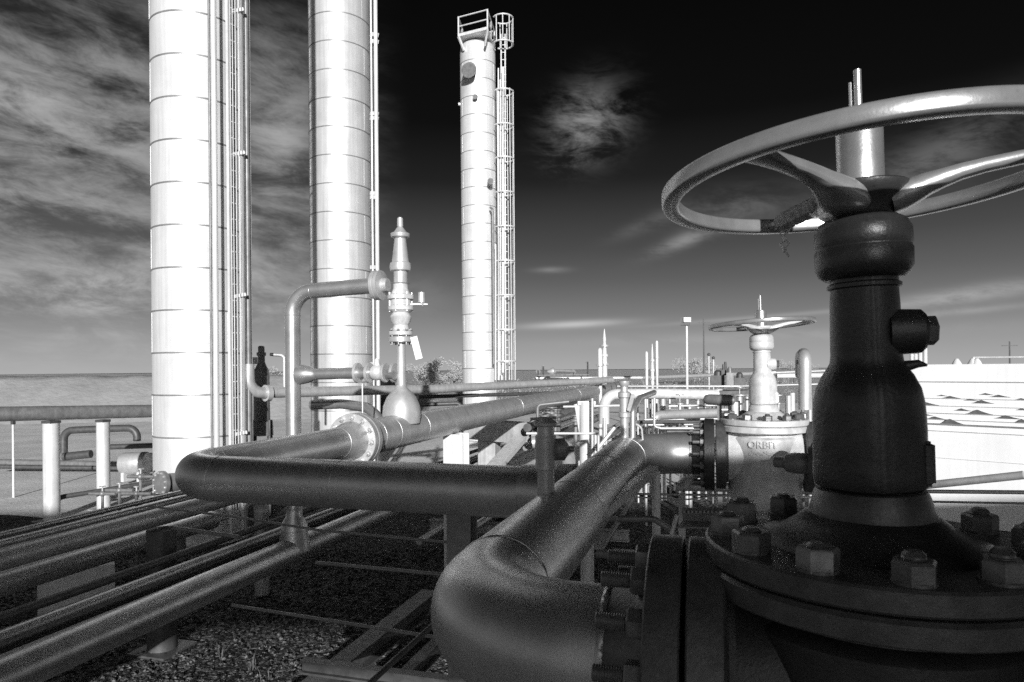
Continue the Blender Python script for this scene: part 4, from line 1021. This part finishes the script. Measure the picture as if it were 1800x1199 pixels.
# left clutter: small flange head at (285,850) and small valves
t = thing('manway_flange', 'round bolted flange at the foot of the first tower beside the pipe elbow', 'flange')
q = P(284, 850, 11.5); axv = (Vector((-.3, -1, .05))).normalized()
mb = MB(); mb.lathe([(.16, -.4), (.16, -.04), (.21, -.035), (.21, .03), (.12, .04)], q, axv, 32); mb.obj('flange', 'grey', t)
bolts(q + axv * .03, axv, .18, 12, .035, t, 'lsilver', .015)
mb = MB(); mb.tube([q - axv * .3, (q.x, q.y + .4, 0)], .1, 14, bend=.1); mb.obj('nozzle', 'grey', t)
setloc(t, q)
for i, (px, py, d, s_, lab) in enumerate([(247, 838, 12.5, 1.0, 'small upright valve just left of the round bolted flange'), (210, 862, 12, .9, 'small pale valve stem farther left of the round bolted flange'), (240, 868, 11, .8, 'little white tap under the round bolted flange'), (180, 868, 12.5, .9, 'low fitting at the foot of the second white post')]):
    t = thing('small_valve', lab, 'small valve', group='small valves by the first tower')
    q = P(px, py, d)
    mb = MB(); mb.tube([(q.x, q.y, 0), (q.x, q.y, q.z)], .025, 8); mb.sphere(q, .06 * s_, 10); mb.tube([q - Vector((.25, .05, 0)), q + Vector((.25, .05, 0))], .03, 8); mb.obj('body', 'grey', t)
    mb = MB(); mb.tube([q, q + Vector((0, 0, .14 * s_))], .014, 6); mb.lathe([(.06 * s_, 0), (.06 * s_, .012)], q + Vector((0, 0, .14 * s_)), n=12); mb.obj('handle', 'lsilver', t)
    setloc(t, (q.x, q.y, 0))
t = thing('marker_post', 'thin pale marker post in front of the earth bank', 'post'); q = P(23, 742, 18)
mb = MB(); mb.tube([(q.x, q.y, 0), (q.x, q.y, q.z)], .03, 8); mb.obj('post', 'white', t); mb = MB(); mb.box((q.x, q.y, q.z), (.08, .08, .12)); mb.obj('cap', 'dark', t); setloc(t, (q.x, q.y, 0))
t = thing('tank_skid', 'low bright tank seen between the second white post and first tower', 'tank'); a, b_ = P(212, 815, 20), P(262, 813, 20)
mb = MB(); mb.lathe([(.1, 0), (.3, .06), (.32, .12), (.32, .75), (.3, .8), (.1, .86)], a, b_ - a, 24); mb.obj('shell', 'lsilver', t)
for f_ in (.25, .8):
    q = a.lerp(b_, f_); mb = MB(); mb.box((q.x, q.y, q.z / 2), (.1, .4, q.z - .2)); mb.obj('saddle', 'white', t)
setloc(t, (a.x, a.y, 0))

# ------------------------------------------------------------------ white building on the right
t = thing('white_building', 'long white sheet-clad building wall filling the right background', 'building')
zt_ = P(1620, 641, 15).z
A = P(1492, 700, 15.6); B = P(2250, 700, 11.0)
A.z = B.z = 0
dn = (B - A).normalized(); nr = Vector((dn.y, -dn.x, 0))
if nr.dot(-A) < 0: nr = -nr
ht = zt_
mb = MB()
back = -nr * 9
q = [A, B, B + back, A + back]
v0 = [mb.bm.verts.new(p) for p in q]; v1_ = [mb.bm.verts.new(p + Vector((0, 0, ht))) for p in q]
mb._bridge(v0, v1_); mb.bm.faces.new(v1_); mb.obj('wall', 'wall', t)
def on_wall(px, py, off=0.0):
    o = Vector((0, 0, H)); r_ = P(px, py, 10) - o
    k_ = (A - o).dot(nr) / r_.dot(nr)
    return o + r_ * k_ + nr * off
for py, th, mm in ((671, .018, 'seam'), (700, .010, 'seam'), (713, .010, 'seam'), (726, .012, 'seam'), (737, .012, 'seam'), (745, .028, 'band'), (757, .012, 'seam'), (804, .006, 'seam')):
    zz_ = on_wall(1640, py).z
    mb = MB(); mb.beam(A + nr * .006 + Vector((0, 0, zz_)), B + nr * .006 + Vector((0, 0, zz_)), th * 1.2, th * 1.1); mb.obj('wall_seam', mm, t)
for px, py, w, h in [(1655, 696, 12, 2), (1670, 700, 22, 4), (1732, 694, 16, 3), (1755, 698, 24, 4), (1628, 712, 28, 5), (1705, 704, 16, 3), (1725, 709, 26, 6), (1795, 703, 16, 3), (1690, 722, 20, 4), (1718, 728, 32, 8), (1643, 737, 28, 5), (1670, 746, 34, 10), (1768, 736, 32, 6), (1797, 744, 26, 7), (1796, 721, 14, 3), (1622, 730, 22, 4)]:
    c_ = on_wall(px, py, .004); k_ = depth(c_) / F
    mb = MB(); n = 18; va, vb = [], []
    for i in range(n + 1):
        x_ = (i / n - .42) * w * k_ * 1.25; hgt = h * k_ * max(0, (1 - abs((i / n) - .42) / (.42 if i / n < .42 else .58))) ** 1.4
        va.append(mb.bm.verts.new(c_ + dn * x_ + Vector((0, 0, -.003)))); vb.append(mb.bm.verts.new(c_ + dn * x_ + nr * (.02 + hgt * .8) * 0.6 + Vector((0, 0, hgt + .004))))
    base_ = [mb.bm.verts.new(v.co - nr * .02) for v in va]; topb = [mb.bm.verts.new(v.co - nr * v.co.dot(nr) + nr * (A.dot(nr) - .01)) for v in vb]
    for i in range(n):
        mb.bm.faces.new((va[i], va[i + 1], vb[i + 1], vb[i])); mb.bm.faces.new((vb[i], vb[i + 1], topb[i + 1], topb[i])); mb.bm.faces.new((base_[i], base_[i + 1], va[i + 1], va[i]))
    mb.obj('seam_flap', 'grey', t)
# rooftop rails
mb = MB()
for px, tp in ((1596, 622), (1603, 622), (1611, 615), (1620, 612)):
    a = on_wall(px, 645, -.3); b2 = on_wall(px, tp, -.3); mb.tube([(a.x, a.y, ht), (a.x, a.y, b2.z)], .04, 8)
mb.obj('roof_rail', 'white', t)
mb = MB(); a = on_wall(1700, 628, -.6); b2 = on_wall(1830, 627, -.6); mb.tube([a, b2], .018, 8); mb.tube([a, (a.x, a.y, ht)], .03, 8); mb.tube([b2, (b2.x, b2.y, ht)], .03, 8)
for px in (1672, 1700, 1708):
    a = on_wall(px, 640, -.5); mb.lathe([(.1, 0), (.07, .06), (.03, .12)], (a.x, a.y, ht), n=10)
mb.obj('roof_pipe', 'white', t)
setloc(t, A)

# ------------------------------------------------------------------ trees on the skyline (far)
def tree(px, d, h, w, label):
    q = P(px, 648, d); q.z = 0
    t = thing('tree', label, 'tree', q, 'trees on the skyline')
    mb = MB(); mb.tube([(0, 0, 0), (.1, 0, h * .3), (.0, .1, h * .55)], [h * .035, h * .026, h * .015], 8)
    for i in range(6):
        a = i * 1.05; mb.tube([(0, 0, h * (.25 + i * .04)), (math.cos(a) * w * .3, math.sin(a) * w * .3, h * (.55 + random.random() * .2))], [h * .014, h * .004], 6)
    mb.obj('trunk', 'bark', t)
    bm = bmesh.new(); cl = [(Vector((random.gauss(0, w * .24), random.gauss(0, w * .24), h * random.uniform(.3, .95))), random.uniform(.12, .24) * w) for _ in range(16)]
    for _ in range(2200):
        c_, r_ = random.choice(cl); dv = Vector((random.gauss(0, 1), random.gauss(0, 1), random.gauss(0, .8))).normalized() * r_ * random.random() ** .4
        p = c_ + dv; s_ = h * .02 * random.uniform(.6, 1.4)
        u = Vector((random.gauss(0, 1), random.gauss(0, 1), random.gauss(0, 1))).normalized(); v = u.orthogonal().normalized()
        bm.faces.new([bm.verts.new(p + u * s_), bm.verts.new(p + v * s_), bm.verts.new(p - u * s_), bm.verts.new(p - v * s_)])
    me = bpy.data.meshes.new('crown'); bm.to_mesh(me); bm.free(); me.materials.append(M['foliage'])
    o = bpy.data.objects.new('crown', me); C.objects.link(o); o.parent = t
for px, d, h, w, lab in [(772, 110, 4.8, 6, 'scraggy bare tree left of the railed tower base'), (797, 105, 3.9, 5, 'bushy low tree touching the railed tower'), (748, 120, 4.2, 5, 'small tree right of the relief riser on the skyline'), (1216, 130, 4.6, 6, 'dark bush at the foot of the box floodlight pole'), (1232, 140, 4.4, 6, 'bush just right of the floodlight pole'), (470, 120, 3.9, 6, 'tree behind the bottle-shaped vessel'), (1395, 130, 4.2, 7, 'far bush between the two valves')]:
    tree(px, d, h, w, lab)

bm = bmesh.new()
for _ in range(420):
    d_ = random.uniform(66, 150); c_ = cam(random.uniform(-.55, 1.1) * d_, d_, 0); hh_ = random.uniform(.4, 1.0) * (2.2 if random.random() < .12 else 1.2) * (d_ / 100) ** .5; ww_ = hh_ * random.uniform(.8, 1.8)
    for _k in range(46):
        p = c_ + Vector((random.gauss(0, ww_ * .4), random.gauss(0, ww_ * .4), abs(random.gauss(0, .42)) * hh_ + (2.2 if d_ > 100 else 1.9) * .0)); s_ = hh_ * .07 * random.uniform(.6, 1.5)
        u = Vector((random.gauss(0, 1), random.gauss(0, 1), random.gauss(0, 1))).normalized(); v = u.orthogonal().normalized()
        bm.faces.new([bm.verts.new(p + u * s_), bm.verts.new(p + v * s_), bm.verts.new(p - u * s_ * 1.3)])
me = bpy.data.meshes.new('scrub'); bm.to_mesh(me); bm.free(); me.materials.append(M['foliage'])
o = bpy.data.objects.new('scrub', me); C.objects.link(o); o['kind'] = 'stuff'; o['label'] = 'low scrub scattered over the flat land at the horizon'; o['category'] = 'scrub'
# ------------------------------------------------------------------ unseen drum added behind the camera to shade the foreground
t = thing('shade_drum', 'unseen drum on slim legs added behind the viewpoint to cast shade', 'vessel')
SAZ = R(-5)                                             # light travels this far left of the view axis
sel = R(13.8)
te = math.tan(sel)
D = 14.0
ztop = H + .30 + te * (1.58 + D)
zbot = 0 + te * (8.7 + D)
rad = (ztop - zbot) / 2 * math.cos(sel)
zm = (ztop + zbot) / 2
mb = MB()
a, b_ = cam(-14, -D, zm), cam(14, -D, zm); ax = b_ - a; L_ = ax.length
mb.lathe([(rad * .3, -.25), (rad * .8, -.12), (rad, .08), (rad, L_ - .08), (rad * .8, L_ + .12), (rad * .3, L_ + .25)], a, ax, 40); mb.obj('shell', 'grey', t)
for xx in (-4.6, -4.1, -10, 3.2, 8):
    q = cam(xx, -D, 0); mb = MB(); mb.tube([q, (q.x, q.y, zm - rad * .9)], .10, 12); mb.obj('leg', 'grey', t)
setloc(t, cam(0, -D, 0))

# ------------------------------------------------------------------ light
sun = bpy.data.lights.new('sun', 'SUN'); sun.energy = 4.9; sun.angle = R(.6); sun.color = (1, 1, 1)
so = bpy.data.objects.new('sun', sun); C.objects.link(so)
# light travel direction: along the view, turned SAZ, going down
ang = PSI - SAZ                                          # world heading measured left from +Y
ld = Vector((-math.sin(ang) * math.cos(sel), math.cos(ang) * math.cos(sel), -math.sin(sel)))
so.rotation_euler = ld.to_track_quat('-Z', 'Y').to_euler()
so.location = (0, -10, 12)

w = bpy.data.worlds.new('World'); sc.world = w; w.use_nodes = True
nt = w.node_tree; L = nt.links.new
bgn = nt.nodes['Background']
tc = nd(nt, 'ShaderNodeTexCoord')
mp = nd(nt, 'ShaderNodeMapping'); mp.vector_type = 'POINT'; mp.inputs['Rotation'].default_value = (0, 0, -PSI)
L(tc.outputs['Generated'], mp.inputs['Vector'])
sx = nd(nt, 'ShaderNodeSeparateXYZ'); L(mp.outputs[0], sx.inputs[0])
def mth(op, a, b=None, c=None, clamp=False):
    n = nd(nt, 'ShaderNodeMath', operation=op); n.use_clamp = clamp
    for i, v in enumerate((a, b, c)):
        if v is None: continue
        if isinstance(v, (int, float)): n.inputs[i].default_value = v
        else: L(v, n.inputs[i])
    return n.outputs[0]
az = mth('ARCTAN2', sx.outputs[0], sx.outputs[1])        # 0 along the view, + right
el = mth('ARCSINE', sx.outputs[2])
def ramp(src, pts, interp='B_SPLINE'):
    r_ = nd(nt, 'ShaderNodeValToRGB'); r_.color_ramp.interpolation = interp
    e = r_.color_ramp.elements
    while len(e) < len(pts): e.new(.5)
    for i, (p, v) in enumerate(pts):
        e[i].position = p; e[i].color = (v, v, v, 1)
    L(src, r_.inputs[0]); return r_.outputs[0]
eln = mth('MULTIPLY', el, 1 / (PI / 2))
base = ramp(eln, [(0, .36), (.02, .29), (.05, .17), (.08, .10), (.11, .058), (.17, .011), (.22, .002), (.33, .0006), (1, .0004)], 'LINEAR')
def noise(sxx, syy, off, scale, detail=9, rough=.6, dist=.6, shear=0.0):
    cv = nd(nt, 'ShaderNodeCombineXYZ')
    L(mth('MULTIPLY', mth('ADD', az, mth('MULTIPLY', el, shear)), sxx), cv.inputs[0]); L(mth('MULTIPLY', el, syy), cv.inputs[1]); cv.inputs[2].default_value = off
    n = nd(nt, 'ShaderNodeTexNoise'); n.inputs['Scale'].default_value = scale; n.inputs['Detail'].default_value = detail
    n.inputs['Roughness'].default_value = rough; n.inputs['Distortion'].default_value = dist
    L(cv.outputs[0], n.inputs['Vector']); return n.outputs['Fac']
def smooth(v, a, b):
    n = nd(nt, 'ShaderNodeMapRange'); n.interpolation_type = 'SMOOTHSTEP'
    n.inputs['From Min'].default_value = a; n.inputs['From Max'].default_value = b
    L(v, n.inputs['Value']); return n.outputs[0]
def blob(px, py, rx, ry, tiltd=0.0):
    """soft elliptic weight round the direction of a sky feature (angles)"""
    a0 = math.atan((px - 900) / F); e0 = math.atan(-(py - 648) / F * math.cos(a0))
    ra, re = rx / F * math.cos(a0) ** 2, ry / F * math.cos(a0)
    dx = mth('SUBTRACT', az, a0); dy = mth('SUBTRACT', el, e0)
    ct, st = math.cos(R(tiltd)), math.sin(R(tiltd))
    u = mth('ADD', mth('MULTIPLY', dx, ct), mth('MULTIPLY', dy, st)); v = mth('SUBTRACT', mth('MULTIPLY', dy, ct), mth('MULTIPLY', dx, st))
    u = mth('DIVIDE', u, ra); v = mth('DIVIDE', v, re)
    s2 = mth('ADD', mth('MULTIPLY', u, u), mth('MULTIPLY', v, v))
    return mth('POWER', 2.718, mth('MULTIPLY', s2, -1.0))
n1 = noise(1.0, 2.4, 3.1, 2.6, shear=.6, dist=.3, rough=.62)
n2 = noise(1.0, 2.6, 8.4, 8.0, shear=.8, dist=.5, rough=.68)
n3 = noise(1.0, 5.5, 1.7, 5.0, shear=.3, dist=.2, rough=.5)
n4_ = noise(1.0, 2.2, 5.9, 20.0, shear=.7, dist=.6, rough=.7)
cl = mth('ADD', mth('ADD', mth('MULTIPLY', n1, .42), mth('MULTIPLY', n2, .26)), mth('ADD', mth('MULTIPLY', n3, .18), mth('MULTIPLY', n4_, .14)))
n2 = mth('ADD', mth('MULTIPLY', n2, .7), mth('MULTIPLY', n4_, .3))
clouds = None
def addc(x):
    global clouds
    clouds = x if clouds is None else mth('ADD', clouds, x)
left = mth('MULTIPLY', smooth(mth('MULTIPLY', az, -1), .14, .36), mth('MULTIPLY', smooth(el, .52, .36), smooth(el, -.02, .10)))
addc(mth('MULTIPLY', mth('MULTIPLY', left, smooth(cl, .42, .60)), .22))
addc(mth('MULTIPLY', mth('MULTIPLY', left, .35), .06))
for (px, py, rx, ry, td, amp, lo, hi) in [
    (20, 160, 210, 50, 4, .12, .38, .62), (180, 90, 150, 18, -38, .05, .35, .6), (150, 250, 260, 50, 8, .07, .35, .62),
    (60, 350, 200, 45, -6, .06, .4, .6), (490, 270, 45, 80, -20, .12, .34, .58), (530, 320, 60, 30, -20, .05, .35, .6),
    (90, 500, 330, 22, 5, .07, .42, .6), (200, 535, 250, 12, 0, .07, .42, .6), (190, 50, 70, 20, -40, .05, .4, .6),
    (1035, 222, 62, 46, 25, .24, .38, .62), (1010, 185, 40, 25, 40, .04, .4, .62), (1000, 285, 40, 18, 20, .05, .4, .62),
    (1205, 425, 60, 12, 20, .16, .32, .58), (1140, 395, 60, 12, 20, .05, .32, .58), (1010, 571, 80, 6, 2, .26, .15, .5), (970, 475, 28, 5, 0, .10, .3, .6),
    (1700, 525, 170, 14, 6, .17, .30, .58), (1680, 555, 130, 6, 4, .10, .30, .58), (1300, 370, 100, 30, 5, .07, .34, .6), (1640, 290, 160, 40, 22, .10, .36, .6),
    (1350, 560, 200, 4, 3, .08, .3, .5), (1350, 595, 350, 10, 1, .05, .35, .6), (730, 520, 60, 40, 0, .05, .35, .6)]:
    nn = n2 if ry < 80 else cl
    addc(mth('MULTIPLY', mth('MULTIPLY', blob(px, py, rx, ry, td), smooth(nn, lo, hi)), amp))
sky = nd(nt, 'ShaderNodeTexSky'); sky.sky_type = 'NISHITA'; sky.sun_disc = False
sky.sun_elevation = sel; sky.sun_rotation = PI - ang * -1 if False else math.atan2(-ld.x, -ld.y)
sky.altitude = 800; sky.dust_density = .4; sky.air_density = 1.0
ss = nd(nt, 'ShaderNodeSeparateColor'); L(sky.outputs[0], ss.inputs[0])
red = mth('MINIMUM', mth('MULTIPLY', ss.outputs[0], .0012), .01)          # infrared film: the red end of the sky only
# bright haze round the sun, all of it behind the viewpoint
vdot = nd(nt, 'ShaderNodeVectorMath', operation='DOT_PRODUCT'); L(tc.outputs['Generated'], vdot.inputs[0]); vdot.inputs[1].default_value = tuple(-ld)
aur = mth('MULTIPLY', mth('POWER', mth('MAXIMUM', vdot.outputs['Value'], 0.0), 20.0), 1.15)
tot = mth('ADD', mth('ADD', mth('ADD', base, clouds), red), aur)
cc = nd(nt, 'ShaderNodeCombineColor')
for i in range(3): L(tot, cc.inputs[i])
L(cc.outputs[0], bgn.inputs['Color']); bgn.inputs['Strength'].default_value = 1.0

sc.view_settings.view_transform = 'Standard'; sc.view_settings.look = 'None'
sc.view_settings.exposure = 0.15; sc.view_settings.gamma = 1
sc.cycles.use_denoising = False
sc.cycles.max_bounces = 6
